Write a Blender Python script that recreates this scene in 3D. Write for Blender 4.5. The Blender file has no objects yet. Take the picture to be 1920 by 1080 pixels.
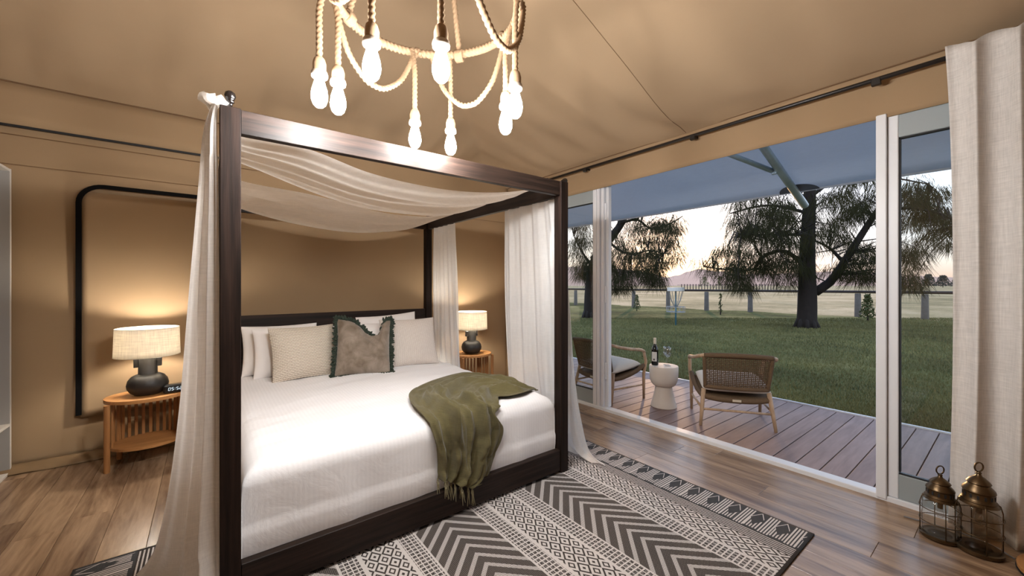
import bpy, math, random
from mathutils import Vector, Matrix, noise
random.seed(7)
PI = math.pi
sc = bpy.context.scene
COL = sc.collection
R = math.radians

# ------------------------------------------------------------------ camera
CAM_F, CAM_H, HOR, YAW = 739.0, 1.36, 533.0, math.atan(572 / 739.0)
cam_d = bpy.data.cameras.new('camera')
cam_d.sensor_width = 36.0
cam_d.lens = CAM_F / 1920 * 36.0
cam_d.shift_y = -(540 - HOR) / 1920
cam_d.clip_start, cam_d.clip_end = 0.05, 3000
cam = bpy.data.objects.new('camera', cam_d)
cam.location = (0, 0, CAM_H)
cam.rotation_euler = (PI / 2, 0, -YAW)
COL.objects.link(cam)
sc.camera = cam

# ------------------------------------------------------------------ sky
sc.view_settings.view_transform = 'Standard'
sc.view_settings.look = 'None'
sc.view_settings.gamma = 1.0
sc.view_settings.use_curve_mapping = False
sc.view_settings.exposure = 0.0
SUN_AZ = Vector((0.928, 0.547, 0.0)).normalized()
SUN_EL = R(2.2)
SUN = Vector((SUN_AZ.x * math.cos(SUN_EL), SUN_AZ.y * math.cos(SUN_EL), math.sin(SUN_EL)))
SKY_STRENGTH = 4.0
BULB_L = 410.0
LAMP_L = 560.0


class S:                                   # a socket with arithmetic: builds Math nodes
    T = None

    def __init__(s, k): s.k = k

    def op(s, o, *a):
        n = S.T.nodes.new('ShaderNodeMath'); n.operation = o
        for i, v in enumerate((s,) + a):
            if isinstance(v, S): S.T.links.new(v.k, n.inputs[i])
            else: n.inputs[i].default_value = v
        return S(n.outputs[0])

    def __add__(s, o): return s.op('ADD', o)
    __radd__ = __add__
    def __mul__(s, o): return s.op('MULTIPLY', o)
    __rmul__ = __mul__
    def __sub__(s, o): return s.op('SUBTRACT', o)
    def __rsub__(s, o): return S.const(o).op('SUBTRACT', s)
    def __truediv__(s, o): return s.op('DIVIDE', o)
    def __gt__(s, o): return s.op('GREATER_THAN', o)
    def __lt__(s, o): return s.op('LESS_THAN', o)
    def frac(s): return s.op('FRACT')
    def abs(s): return s.op('ABSOLUTE')
    def sin(s): return s.op('SINE')
    def floor(s): return s.op('FLOOR')
    def pow(s, o): return s.op('POWER', o)
    def max(s, o): return s.op('MAXIMUM', o)
    def min(s, o): return s.op('MINIMUM', o)
    def between(s, a, b): return (s > a) * (s < b)

    @staticmethod
    def const(v):
        n = S.T.nodes.new('ShaderNodeValue'); n.outputs[0].default_value = v
        return S(n.outputs[0])


def link(a, b): S.T.links.new(a.k if isinstance(a, S) else a, b)


def ramp(fac, stops, interp='LINEAR'):
    n = S.T.nodes.new('ShaderNodeValToRGB'); cr = n.color_ramp; cr.interpolation = interp
    while len(cr.elements) < len(stops): cr.elements.new(0.5)
    for e, (p, c) in zip(cr.elements, stops):
        e.position = p; e.color = (*c, 1) if len(c) == 3 else c
    link(fac, n.inputs[0])
    return n.outputs[0]


def mixc(fac, a, b, mode='MIX'):
    n = S.T.nodes.new('ShaderNodeMix'); n.data_type = 'RGBA'; n.blend_type = mode
    for i, v in ((0, fac), (6, a), (7, b)):
        if isinstance(v, (S,)): link(v, n.inputs[i])
        elif isinstance(v, bpy.types.NodeSocket): S.T.links.new(v, n.inputs[i])
        elif isinstance(v, (int, float)): n.inputs[i].default_value = v
        else: n.inputs[i].default_value = (*v, 1)
    return n.outputs[2]


def coords(kind='Object'):
    n = S.T.nodes.new('ShaderNodeTexCoord')
    return n.outputs[kind]


def sep(v):
    n = S.T.nodes.new('ShaderNodeSeparateXYZ'); S.T.links.new(v, n.inputs[0])
    return S(n.outputs[0]), S(n.outputs[1]), S(n.outputs[2])


def comb(x, y, z):
    n = S.T.nodes.new('ShaderNodeCombineXYZ')
    for i, v in enumerate((x, y, z)):
        if isinstance(v, S): link(v, n.inputs[i])
        else: n.inputs[i].default_value = v
    return n.outputs[0]


def mapped(v, scale, loc=None):
    n = S.T.nodes.new('ShaderNodeMapping'); S.T.links.new(v, n.inputs[0])
    n.inputs['Scale'].default_value = scale
    if loc is not None: link(loc, n.inputs['Location'])
    return n.outputs[0]


def noisef(v, scale=5, detail=3, rough=0.5, dist=0.0):
    n = S.T.nodes.new('ShaderNodeTexNoise')
    if v is not None: S.T.links.new(v, n.inputs['Vector'])
    n.inputs['Scale'].default_value = scale; n.inputs['Detail'].default_value = detail
    n.inputs['Roughness'].default_value = rough; n.inputs['Distortion'].default_value = dist
    return S(n.outputs[0])


# world: a dusk sky, pale and bright at the horizon, blue overhead, with the glow of a sun on the horizon
world = bpy.data.worlds.new('dusk_sky'); sc.world = world; world.use_nodes = True
S.T = world.node_tree
bg = [n for n in S.T.nodes if n.type == 'BACKGROUND'][0]
wx, wy, wz = sep(coords('Generated'))
skycol = ramp(wz.max(0.0), [(0.0, (.27, .18, .14)), (0.04, (.34, .29, .26)), (0.09, (.40, .40, .41)), (0.30, (.34, .41, .52)), (1.0, (.20, .30, .48))])
dot = (wx * SUN.x + wy * SUN.y + wz * SUN.z).max(0.0)
glow = dot.pow(30.0) * 0.30 + dot.pow(300.0) * 2.0 + dot.pow(5000.0) * 8.0
c2 = mixc(1.0, skycol, mixc(glow.min(8.0), (0, 0, 0), (1.0, .60, .28)), 'ADD')
S.T.links.new(c2, bg.inputs[0])
bg.inputs[1].default_value = SKY_STRENGTH

sun_d = bpy.data.lights.new('sun', 'SUN'); sun_d.energy = 1.6; sun_d.angle = R(0.6); sun_d.color = (1, .56, .25)
sun_o = bpy.data.objects.new('sun', sun_d); COL.objects.link(sun_o)
sun_o.rotation_euler = SUN.to_track_quat('Z', 'Y').to_euler()
sun_o.location = SUN * 50


# ------------------------------------------------------------------ materials
def lin(c):
    return tuple(((v / 255) / 12.92 if v / 255 <= .04045 else ((v / 255 + .055) / 1.055) ** 2.4) for v in c)


MATS = {}


def newmat(name):
    m = bpy.data.materials.new(name); m.use_nodes = True; S.T = m.node_tree
    MATS[name] = m
    p = [n for n in m.node_tree.nodes if n.type == 'BSDF_PRINCIPLED'][0]
    return m, p


def setin(p, k, v):
    s = p.inputs[k]
    if isinstance(v, S): link(v, s)
    elif isinstance(v, bpy.types.NodeSocket): S.T.links.new(v, s)
    elif isinstance(v, tuple): s.default_value = (*v, 1) if len(v) == 3 else v
    else: s.default_value = v


def bump(p, h, strength=.3, dist=.01):
    n = S.T.nodes.new('ShaderNodeBump'); n.inputs['Strength'].default_value = strength
    n.inputs['Distance'].default_value = dist
    link(h, n.inputs['Height']); S.T.links.new(n.outputs[0], p.inputs['Normal'])


def plain(name, rgb, rough=.6, metal=0.0, var=.12, nscale=6, bs=0.0, bscale=40, **kw):
    """one colour with a soft mottling and optional fine relief"""
    m, p = newmat(name)
    c = lin(rgb)
    v = coords()
    f = noisef(v, nscale, 4)
    setin(p, 'Base Color', mixc(f, tuple(x * (1 - var) for x in c), tuple(min(1, x * (1 + var)) for x in c)))
    setin(p, 'Roughness', rough); setin(p, 'Metallic', metal)
    if bs: bump(p, noisef(v, bscale, 3), bs, .004)
    for k, x in kw.items(): setin(p, k, x)
    return m


def wood(name, dark, light, axis, rough=.5, stretch=14, scale=3.0, bs=.12, rand=False, spec=.5):
    m, p = newmat(name)
    s = [scale * stretch / 3] * 3; s[axis] = scale * .35
    loc = None
    if rand:
        oi = S.T.nodes.new('ShaderNodeObjectInfo'); r = S(oi.outputs['Random'])
        loc = S(comb(r * 37.0, r * 71.0, r * 13.0))
    v = mapped(coords(), s, loc)
    f = noisef(v, 1.0, 6, .6, .6)
    f2 = noisef(mapped(coords(), [q * 5 for q in s], loc), 1.0, 3)
    g = (f - .5) * 1.9 + .5 + (f2 - .5) * .5
    if rand: g = g + (r - .5) * .28
    setin(p, 'Base Color', ramp(g.max(0.0).min(1.0), [(0.1, lin(dark)), (0.9, lin(light))]))
    setin(p, 'Roughness', rough); setin(p, 'Specular IOR Level', spec)
    if bs: bump(p, f2, bs, .002)
    return m


def weave(name, rgb, scale=260, rough=.9, var=.22, transl=0.0, transp=0.0, axis3=True, big=.1, sheen=.0):
    """plain woven cloth; transl lets light through, transp shows what is behind"""
    m, p = newmat(name)
    c = lin(rgb)
    x, y, z = sep(coords())
    h = (x + y) if axis3 else x
    n1 = noisef(mapped(coords(), (scale, scale, scale * .06)), 1, 2)
    n2 = noisef(mapped(coords(), (scale * .06, scale * .06, scale)), 1, 2)
    f = (n1 + n2) * .5
    bigf = noisef(coords(), 5, 3)
    f = ((f - .5) * 2 + .5 + (bigf - .5) * big * 4).max(0.0).min(1.0)
    col = mixc(f, tuple(q * (1 - var) for q in c), tuple(min(1, q * (1 + var)) for q in c))
    setin(p, 'Base Color', col); setin(p, 'Roughness', rough); setin(p, 'Specular IOR Level', .15)
    setin(p, 'Sheen Weight', sheen)
    bump(p, f, .25, .001)
    out = [n for n in S.T.nodes if n.type == 'OUTPUT_MATERIAL'][0]
    last = p.outputs[0]
    if transl:
        t = S.T.nodes.new('ShaderNodeBsdfTranslucent'); S.T.links.new(col, t.inputs[0])
        mx = S.T.nodes.new('ShaderNodeMixShader'); mx.inputs[0].default_value = transl
        S.T.links.new(last, mx.inputs[1]); S.T.links.new(t.outputs[0], mx.inputs[2]); last = mx.outputs[0]
    if transp:
        t = S.T.nodes.new('ShaderNodeBsdfTransparent')
        mx = S.T.nodes.new('ShaderNodeMixShader'); mx.inputs[0].default_value = transp
        S.T.links.new(last, mx.inputs[1]); S.T.links.new(t.outputs[0], mx.inputs[2]); last = mx.outputs[0]
    S.T.links.new(last, out.inputs[0])
    return m


def emis(name, rgb, strength):
    m, p = newmat(name)
    setin(p, 'Base Color', (0, 0, 0)); setin(p, 'Emission Color', rgb); setin(p, 'Emission Strength', strength)
    return m


def thinglass(name, tint=(1, 1, 1), gloss=1.0, rough=0.0):
    m, p = newmat(name)
    out = [n for n in S.T.nodes if n.type == 'OUTPUT_MATERIAL'][0]
    S.T.nodes.remove(p)
    t = S.T.nodes.new('ShaderNodeBsdfTransparent'); t.inputs[0].default_value = (*tint, 1)
    g = S.T.nodes.new('ShaderNodeBsdfGlossy'); g.inputs['Roughness'].default_value = rough
    fr = S.T.nodes.new('ShaderNodeLayerWeight'); fr.inputs[0].default_value = .5
    mx = S.T.nodes.new('ShaderNodeMixShader')
    link(((S(fr.outputs['Facing']).pow(5.0) * .96 + .035) * gloss).min(1.0), mx.inputs[0])
    S.T.links.new(t.outputs[0], mx.inputs[1]); S.T.links.new(g.outputs[0], mx.inputs[2])
    S.T.links.new(mx.outputs[0], out.inputs[0])
    return m


# canvas of the tent
def canvas(name, rgb):
    m, p = newmat(name)
    c = lin(rgb); v = coords()
    f = noisef(v, 1.3, 4); f2 = noisef(v, 420, 2)
    g = ((f - .5) * .9 + .5 + (f2 - .5) * .35).max(0.0).min(1.0)
    setin(p, 'Base Color', mixc(g, tuple(q * .86 for q in c), tuple(min(1, q * 1.12) for q in c)))
    setin(p, 'Roughness', .85); setin(p, 'Specular IOR Level', .2)
    bump(p, noisef(v, 2.2, 3, .5, .4) + f2 * .04, .25, .02)
    return m


CANVAS = canvas('tent_canvas', (157, 131, 101))
CEILC = canvas('ceiling_canvas', (169, 144, 115))
FLOORW = wood('vinyl_plank', (96, 71, 52), (180, 150, 120), 1, rough=.26, stretch=10, scale=3.2, bs=.03, rand=True, spec=.65)
SUBFLOOR = plain('subfloor', (46, 34, 26), .9)
DECKW = wood('deck_board_composite', (112, 88, 82), (150, 124, 116), 0, rough=.5, stretch=9, scale=3, bs=.10, rand=True)
DARKX = wood('espresso_wood_x', (16, 11, 9), (52, 38, 31), 0, rough=.5, stretch=26, scale=4, bs=.2, spec=.22)
DARKY = wood('espresso_wood_y', (16, 11, 9), (52, 38, 31), 1, rough=.5, stretch=26, scale=4, bs=.2, spec=.22)
DARKZ = wood('espresso_wood_z', (14, 10, 8), (46, 33, 27), 2, rough=.55, stretch=26, scale=4, bs=.2, spec=.12)
BLACKGLOSS = plain('black_lacquer', (20, 16, 15), .18, var=.05)
OAKX = wood('honey_oak_x', (150, 98, 52), (200, 146, 90), 0, rough=.45, stretch=12, scale=3, bs=.06)
OAKZ = wood('honey_oak_z', (140, 90, 48), (192, 138, 84), 2, rough=.45, stretch=12, scale=3, bs=.06)
TEAK = wood('pale_teak', (150, 120, 92), (196, 166, 134), 2, rough=.55, stretch=10, scale=4, bs=.08)
WHITEALU = plain('white_powder_coat', (222, 224, 228), .35, var=.03)
GREYALU = plain('grey_glazing_bar', (150, 158, 160), .4, var=.04)
RUBBER = plain('black_gasket', (24, 24, 26), .7)
BLACKMETAL = plain('black_rod_metal', (28, 24, 22), .4, var=.1)
GALV = plain('galvanised_steel', (168, 190, 204), .38, .35, var=.2, nscale=14)
FLY = weave('fly_sheet_pvc', (196, 202, 208), 200, .7, var=.05, transl=.48, big=.05)
FLYDARK = plain('fly_sheet_patch', (74, 80, 92), .7)
GLASS = thinglass('door_glass', (.93, .96, .96), 1.35)
CLEARGLASS = thinglass('clear_glass', (.96, .97, .97), 3.2)
SMOKEGLASS = thinglass('smoky_lantern_glass', (.80, .76, .70), 1.6)
LINENDRAPE = weave('cream_voile', (244, 240, 235), 240, transl=.62, transp=.05, var=.10)
SHEER = weave('sheer_white_voile', (236, 234, 232), 240, transl=.42, transp=.18, var=.08)
CURTAIN = weave('oatmeal_linen', (214, 209, 204), 200, var=.18, transl=.12)
THROW = weave('olive_linen', (94, 87, 58), 300, var=.30, big=.22, sheen=.25)
THROWEDGE = plain('olive_yarn', (128, 120, 92), .9)
SHADE = weave('lampshade_linen', (232, 222, 208), 160, var=.28, transl=.42)
CERAMIC = plain('matt_black_ceramic', (34, 31, 29), .5, var=.15, bs=.15, bscale=120)
PLASTICB = plain('black_plastic', (20, 20, 22), .35)
DIGIT = emis('clock_digits', (.80, .92, 1.0), 1.3)
ROPE = plain('jute_rope', (156, 128, 98), .9, var=.25, nscale=90, bs=.3, bscale=300)
BULB = emis('lit_filament_bulb', (1.0, .985, .97), BULB_L)
SOCKETW = plain('white_lamp_socket', (186, 174, 160), .6)
BRONZE = plain('aged_bronze', (92, 74, 52), .34, .85, var=.3, nscale=20)
WICKER = plain('brown_cord_weave', (98, 76, 52), .8, var=.25, nscale=60, bs=.4, bscale=200)
CUSHW = plain('off_white_outdoor_canvas', (206, 198, 186), .9, var=.06, bs=.2, bscale=300)
PLASTER = plain('white_concrete', (218, 208, 196), .6, var=.05, bs=.1, bscale=60)
BOTTLEG = plain('dark_bottle_glass', (16, 17, 14), .08, var=.1)
PAPER = plain('label_paper', (214, 212, 206), .7, var=.03)
INK = plain('printed_ink', (90, 86, 82), .7)
FOIL = plain('cream_capsule', (214, 204, 184), .4)
SHELFW = plain('white_laminate', (206, 200, 192), .5, var=.03)
SHELFG = plain('grey_laminate', (150, 146, 142), .6, var=.04)
SKIRT = plain('clear_mud_flap', (128, 104, 76), .35, var=.25, nscale=9)
CABLE = plain('grey_cable', (120, 116, 116), .5)
TAG = plain('cream_tag', (204, 190, 166), .5)
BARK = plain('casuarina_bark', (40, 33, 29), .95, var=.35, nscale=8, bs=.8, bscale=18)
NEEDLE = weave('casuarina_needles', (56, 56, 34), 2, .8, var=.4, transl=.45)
WEATHER = plain('weathered_timber', (110, 104, 100), .9, var=.3, nscale=8, bs=.5, bscale=30)
RAILTIM = plain('dark_fence_rail', (66, 56, 54), .9, var=.3, nscale=4)
BLUEPOLE = plain('blue_painted_pole', (70, 120, 140), .5)
CHAIN = plain('basket_steel', (170, 172, 176), .4, .6)
SHRUB = plain('shrub_leaves', (84, 92, 52), .85, var=.4, nscale=6)
FARTREE = plain('far_tree_leaves', (58, 66, 62), .95, var=.4, nscale=1.0)
HILLM = plain('hazy_hill', (196, 152, 128), 1.0, var=.12, nscale=.02)  # distance haze is mixed into the hill colour


def velvet():
    m, p = newmat('taupe_velvet')
    f = noisef(coords(), 9, 4, .6, .5)
    setin(p, 'Base Color', ramp(f, [(.3, lin((98, 82, 64))), (.7, lin((148, 134, 120)))]))
    setin(p, 'Roughness', .85); setin(p, 'Sheen Weight', .4)
    bump(p, noisef(coords(), 500, 2), .2, .001)
    return m


VELVET = velvet()
FRINGE = plain('dark_green_fringe', (44, 54, 44), .95, var=.4, nscale=60)


def ribbed(name, axis, period, rgb, gap):
    m, p = newmat(name)
    v = coords('UV'); x, y, z = sep(v)
    q = (x, y)[axis]; o = (y, x)[axis - 1] if False else (y if axis == 0 else x)
    w = noisef(mapped(v, (60, 60, 60)), 1, 2)
    t = ((q + (w - .5) * .006) / period).frac()
    rib = (t - .5).abs() * 2
    dash = ((o / (period * 1.6)) + (q / period).floor() * .5).frac()
    dk = (rib > .62) * (dash < .72)
    c = lin(rgb)
    setin(p, 'Base Color', mixc(dk * (w * .6 + .55).min(1.0), tuple(c), lin(gap)))
    setin(p, 'Roughness', .95); setin(p, 'Specular IOR Level', .1)
    bump(p, 1.0 - rib * rib, .6, .004)
    return m


RIBH = ribbed('ribbed_cream_knit', 1, 1 / 34, (222, 210, 194), (112, 96, 80))
RIBV = ribbed('ribbed_pale_knit', 0, 1 / 46, (222, 212, 204), (176, 160, 148))


def sheetmat():
    m, p = newmat('white_stripe_sateen')
    x, y, z = sep(coords())
    s = ((x / .022).frac() - .5).abs() * 2
    st = (s > .5)
    f = noisef(coords(), 4, 3)
    setin(p, 'Base Color', mixc(st * .3 + f * .3, (.83, .82, .83), (.90, .89, .90)))
    link(st * -.12 + .62, p.inputs['Roughness']); setin(p, 'Specular IOR Level', .25)
    bump(p, noisef(coords(), 7, 4, .55, .8) + st * .02, .22, .02)
    return m


SHEET = sheetmat()
PILLOWW = plain('white_pillowcase', (234, 229, 226), .8, var=.04, bs=.25, bscale=14)


def rugmat():
    m, p = newmat('flatweave_rug_pattern')
    X, Y, Z = sep(coords('UV'))        # UV holds metres: u = room X, v = room Y
    u = (X - 1.05).abs() * 1.0         # mirror about the middle of the rug
    # band limits measured from the middle: chevron | lattice | diamond | lattice | chevron | lattice | diamond | stripes | arrows
    fine = ((X / .0052).frac() - .5).abs() * 2
    fineY = ((Y / .0052).frac() - .5).abs() * 2
    n = noisef(mapped(coords('UV'), (230, 60, 1)), 1, 2)
    n2 = noisef(mapped(coords('UV'), (3, 3, 1)), 1, 3)
    k = ((X - .486) / .764)
    b = k.frac() * .764                # distance into the repeat
    lat = (b < .104).max(b.between(.306, .401))
    dia = b.between(.104, .306)
    che = b > .401
    # chevron: apex in the middle of the band, arms running back
    cx = (b - .5825).abs()
    cv = ((Y + cx * 1.0) / .087).frac()
    chw = (cv < .36) * (((X * 1.7 + Y) / .0125).frac() > .36) * (n > .22)
    # lattice
    lw = ((Y / .026).frac() < .30).max((X / .0235).frac() < .22).max((fine > .6) * (fineY > .3) * (n > .5))
    # diamonds and zigzags
    gx = ((b - .104) / .0673).frac() - .5
    row = ((b - .104) / .0673).floor()
    gy = ((Y / .098) + row * .0).frac() - .5
    dd = gx.abs() * 1.0 + gy.abs() * 1.0
    diw = 1.0 - dd.between(.15, .28).max(dd.between(.50, .66)).max(dd > .88).min(1.0)
    # outer stripes and arrows
    outer = u > 1.24
    arrow = u > 1.325
    stw = ((u / .016).frac() < .42) * (n > .35)
    av = (Y / .126 + .35).frac()
    bars = (av < .46) * ((av / .115).frac() < .55) * u.between(1.335, 1.54)
    rh = (av - .73).abs() / .27 + (u - 1.455).abs() / .075
    teeth = (rh > 1.0) * (u < 1.44) * ((Y / .0145).frac() < .5) * (av > .46) * (u > 1.345)
    arw = bars.max(teeth).max(rh.between(1.0, 1.14) * (av > .5) * (u > 1.44))
    w = lat * lw + dia * diw + che * chw
    wl = ((b < .012).max(b.between(.098, .118)).max(b.between(.292, .310)).max(b.between(.395, .405)))
    w = w.max(wl)
    w = w * (1.0 - outer) + outer * (arrow * arw + (1.0 - arrow) * stw)
    edge = (u > 1.543).max(Y > 2.73).max(Y < .70)
    w = w * (1.0 - edge)
    spk = ((X / .0075).frac() < .5) * ((Y / .0068 + (X / .0075).floor() * .5).frac() < .42)
    darkc = mixc(n2, lin((34, 33, 36)), lin((66, 60, 57)))
    darkc = mixc(spk * che * (1.0 - outer) * .7, darkc, lin((150, 142, 136)))
    darkc = mixc(arrow * .6, darkc, lin((58, 66, 74)))
    darkc = mixc(fine * .35 * n, darkc, lin((150, 140, 130)))
    lightc = mixc(n * .5, lin((216, 210, 206)), lin((168, 160, 156)))
    setin(p, 'Base Color', mixc(w, darkc, lightc))
    setin(p, 'Roughness', .97); setin(p, 'Specular IOR Level', .1)
    bump(p, w * .5 + fine * .3 + fineY * .3, .5, .003)
    return m


RUG = rugmat()


def groundmat(name, a, b, c, sc1, sc2):
    m, p = newmat(name)
    v = coords()
    f = noisef(v, sc1, 5, .6); g = noisef(v, sc2, 4, .7); h = noisef(mapped(v, (1, 3, 1)), sc2 * 4, 3, .7)
    q = ((f - .5) * 2.2 + .5 + (g - .5) * .9 + (h - .5) * .7).max(0.0).min(1.0)
    setin(p, 'Base Color', ramp(q, [(.1, lin(a)), (.5, lin(b)), (.9, lin(c))]))
    setin(p, 'Roughness', 1.0); setin(p, 'Specular IOR Level', .1)
    bump(p, h + g, .8, .05)
    return m


LAWN = groundmat('lawn_turf', (54, 58, 36), (92, 94, 54), (146, 134, 88), .30, 5)
FIELD = groundmat('dry_paddock', (128, 112, 80), (172, 146, 108), (204, 172, 136), .12, 1.6)
BLADE = plain('grass_blades', (112, 108, 64), .8, var=.8, nscale=.6)

# ------------------------------------------------------------------ mesh helpers
WORLD = {}                                    # world origin of every object made here


class MB:
    def __init__(s): s.v = []; s.f = []; s.uv = None

    def add(s, vs, fs):
        o = len(s.v); s.v += [tuple(q) for q in vs]; s.f += [tuple(i + o for i in f) for f in fs]
        return s

    def box(s, c, d, m=None, bev=0.0):
        x, y, z = (q / 2 for q in d)
        if bev <= 0:
            vs = [Vector((a * x, b * y, e * z)) for a in (-1, 1) for b in (-1, 1) for e in (-1, 1)]
            fs = [(0, 1, 3, 2), (4, 6, 7, 5), (0, 4, 5, 1), (2, 3, 7, 6), (0, 2, 6, 4), (1, 5, 7, 3)]
        else:
            vs = []; idx = {}
            for a in (-1, 1):
                for b in (-1, 1):
                    for e in (-1, 1):
                        for k in range(3):
                            q = [a * (x - bev), b * (y - bev), e * (z - bev)]
                            q[k] = (a * x, b * y, e * z)[k]
                            idx[(a, b, e, k)] = len(vs); vs.append(Vector(q))
            fs = []
            def quad(*k): fs.append(tuple(idx[q] for q in k))
            for a in (-1, 1):
                o = [(-1, -1), (1, -1), (1, 1), (-1, 1)]
                if a < 0: o = o[::-1]
                quad(*[(a, b, e, 0) for b, e in o]); quad(*[(e, a, b, 1) for b, e in o]); quad(*[(b, e, a, 2) for b, e in o])
            for b in (-1, 1):
                for e in (-1, 1):
                    q = [(-1, b, e, 1), (1, b, e, 1), (1, b, e, 2), (-1, b, e, 2)]
                    quad(*(q if b * e < 0 else q[::-1])[::1])
                    q = [(b, -1, e, 0), (b, 1, e, 0), (b, 1, e, 2), (b, -1, e, 2)]
                    quad(*(q if b * e > 0 else q[::-1]))
                    q = [(b, e, -1, 0), (b, e, 1, 0), (b, e, 1, 1), (b, e, -1, 1)]
                    quad(*(q if b * e < 0 else q[::-1]))
            for a in (-1, 1):
                for b in (-1, 1):
                    for e in (-1, 1):
                        t = [idx[(a, b, e, 0)], idx[(a, b, e, 1)], idx[(a, b, e, 2)]]
                        fs.append(tuple(t if a * b * e > 0 else t[::-1]))
        c = Vector(c)
        if m is not None: vs = [m @ q for q in vs]
        return s.add([q + c for q in vs], fs)

    def tube(s, path, r, n=8, closed=False, twist=0.0, lobes=0, lob=0.18, flat=1.0):
        """tube along a path; r number or list; lobes+twist make a laid rope"""
        P = [Vector(p) for p in path]; N = len(P)
        rr = r if isinstance(r, (list, tuple)) else [r] * N
        vs = []; fs = []; up = None; L = 0
        for i in range(N):
            a = P[i - 1] if (i > 0 or closed) else P[i]
            b = P[(i + 1) % N] if (i < N - 1 or closed) else P[i]
            t = (b - a)
            t = t.normalized() if t.length > 1e-9 else Vector((0, 0, 1))
            if up is None:
                up = Vector((0, 0, 1)) if abs(t.z) < .9 else Vector((1, 0, 0))
            x = (up - t * up.dot(t)).normalized(); up = x; y = t.cross(x)
            if i: L += (P[i] - P[i - 1]).length
            for k in range(n):
                th = 2 * PI * k / n
                q = rr[i] * (1 + (lob * math.cos(lobes * (th - twist * L)) if lobes else 0))
                vs.append(P[i] + x * (q * math.cos(th)) + y * (q * flat * math.sin(th)))
        M = N if closed else N - 1
        for i in range(M):
            j = (i + 1) % N
            for k in range(n):
                fs.append((i * n + k, i * n + (k + 1) % n, j * n + (k + 1) % n, j * n + k))
        if not closed:
            fs.append(tuple(range(n))[::-1]); fs.append(tuple((N - 1) * n + k for k in range(n)))
        return s.add(vs, fs)

    def lathe(s, prof, c=(0, 0, 0), n=24, sx=1.0, sy=1.0, m=None):
        vs = []; fs = []; c = Vector(c)
        for r, z in prof:
            for k in range(n):
                a = 2 * PI * k / n
                q = Vector((r * sx * math.cos(a), r * sy * math.sin(a), z))
                vs.append((m @ q if m is not None else q) + c)
        for i in range(len(prof) - 1):
            for k in range(n):
                fs.append((i * n + k, i * n + (k + 1) % n, (i + 1) * n + (k + 1) % n, (i + 1) * n + k))
        if prof[0][0] > 1e-6: fs.append(tuple(range(n))[::-1])
        if prof[-1][0] > 1e-6: fs.append(tuple((len(prof) - 1) * n + k for k in range(n)))
        return s.add(vs, fs)

    def prism(s, poly, z0, z1):
        n = len(poly)
        vs = [Vector((x, y, z0)) for x, y in poly] + [Vector((x, y, z1)) for x, y in poly]
        fs = [tuple(range(n))[::-1], tuple(range(n, 2 * n))] + [(i, (i + 1) % n, n + (i + 1) % n, n + i) for i in range(n)]
        return s.add(vs, fs)

    def grid(s, fn, nu, nv, uv=None, flip=False):
        o = len(s.v)
        for j in range(nv + 1):
            for i in range(nu + 1):
                s.v.append(tuple(fn(i / nu, j / nv)))
        if uv:
            s.uv = s.uv or {}
            for j in range(nv + 1):
                for i in range(nu + 1): s.uv[o + j * (nu + 1) + i] = uv(i / nu, j / nv)
        for j in range(nv):
            for i in range(nu):
                a = o + j * (nu + 1) + i
                q = (a, a + 1, a + nu + 2, a + nu + 1)
                s.f.append(q[::-1] if flip else q)
        return s

    def xf(s, m):
        s.v = [tuple(m @ Vector(q)) for q in s.v]
        return s

    def build(s, name, mat, parent=None, smooth=False, solid=0.0, origin=None):
        xs = [q[0] for q in s.v]; ys = [q[1] for q in s.v]; zs = [q[2] for q in s.v]
        o = Vector(origin) if origin is not None else Vector(((min(xs) + max(xs)) / 2, (min(ys) + max(ys)) / 2, min(zs)))
        me = bpy.data.meshes.new(name)
        me.from_pydata([(q[0] - o.x, q[1] - o.y, q[2] - o.z) for q in s.v], [], s.f)
        if s.uv:
            l = me.uv_layers.new(name='UVMap')
            for lp in me.loops: l.data[lp.index].uv = s.uv[lp.vertex_index]
        me.materials.append(mat)
        if smooth:
            me.polygons.foreach_set('use_smooth', [True] * len(me.polygons))
        me.validate(); me.update()
        ob = bpy.data.objects.new(name, me); COL.objects.link(ob)
        place(ob, o, parent)
        if solid:
            md = ob.modifiers.new('thickness', 'SOLIDIFY'); md.thickness = solid; md.offset = 0
        return ob


def place(ob, o, parent=None):
    o = Vector(o)
    WORLD[ob.name] = o
    if parent is not None:
        ob.parent = parent; ob.location = o - WORLD[parent.name]
    else: ob.location = o


def auto(ob, ang=40):
    me = ob.data
    me.polygons.foreach_set('use_smooth', [True] * len(me.polygons))
    me.set_sharp_from_angle(angle=R(ang))
    return ob


def tag(o, label, cat, group=None):
    o['label'] = label; o['category'] = cat
    if group: o['group'] = group
    return o


def thing(name, loc, label, cat, group=None):
    o = bpy.data.objects.new(name, None); o.empty_display_size = .1
    COL.objects.link(o); place(o, loc)
    return tag(o, label, cat, group)


def struct(o, label=None):
    o['kind'] = 'structure'
    if label: o['label'] = label
    return o


def copyof(src, loc, parent, name=None):
    c = src.copy(); COL.objects.link(c)
    if name: c.name = name
    place(c, loc, parent)
    return c


def lerp(a, b, t): return a + (b - a) * t


def smooth(t):
    t = max(0.0, min(1.0, t)); return t * t * (3 - 2 * t)


def poly(pts, t):
    """smooth interpolation (Catmull-Rom) through points, t in 0..1"""
    n = len(pts) - 1; x = max(0.0, min(1.0, t)) * n; i = min(int(x), n - 1); f = x - i
    P = [Vector(pts[max(0, min(n, k))]) for k in (i - 1, i, i + 1, i + 2)]
    return .5 * ((2 * P[1]) + (P[2] - P[0]) * f + (2 * P[0] - 5 * P[1] + 4 * P[2] - P[3]) * f * f + (3 * P[1] - P[0] - 3 * P[2] + P[3]) * f ** 3)


FWD = Vector((math.sin(YAW), math.cos(YAW), 0)); RGT = Vector((math.cos(YAW), -math.sin(YAW), 0))


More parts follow.
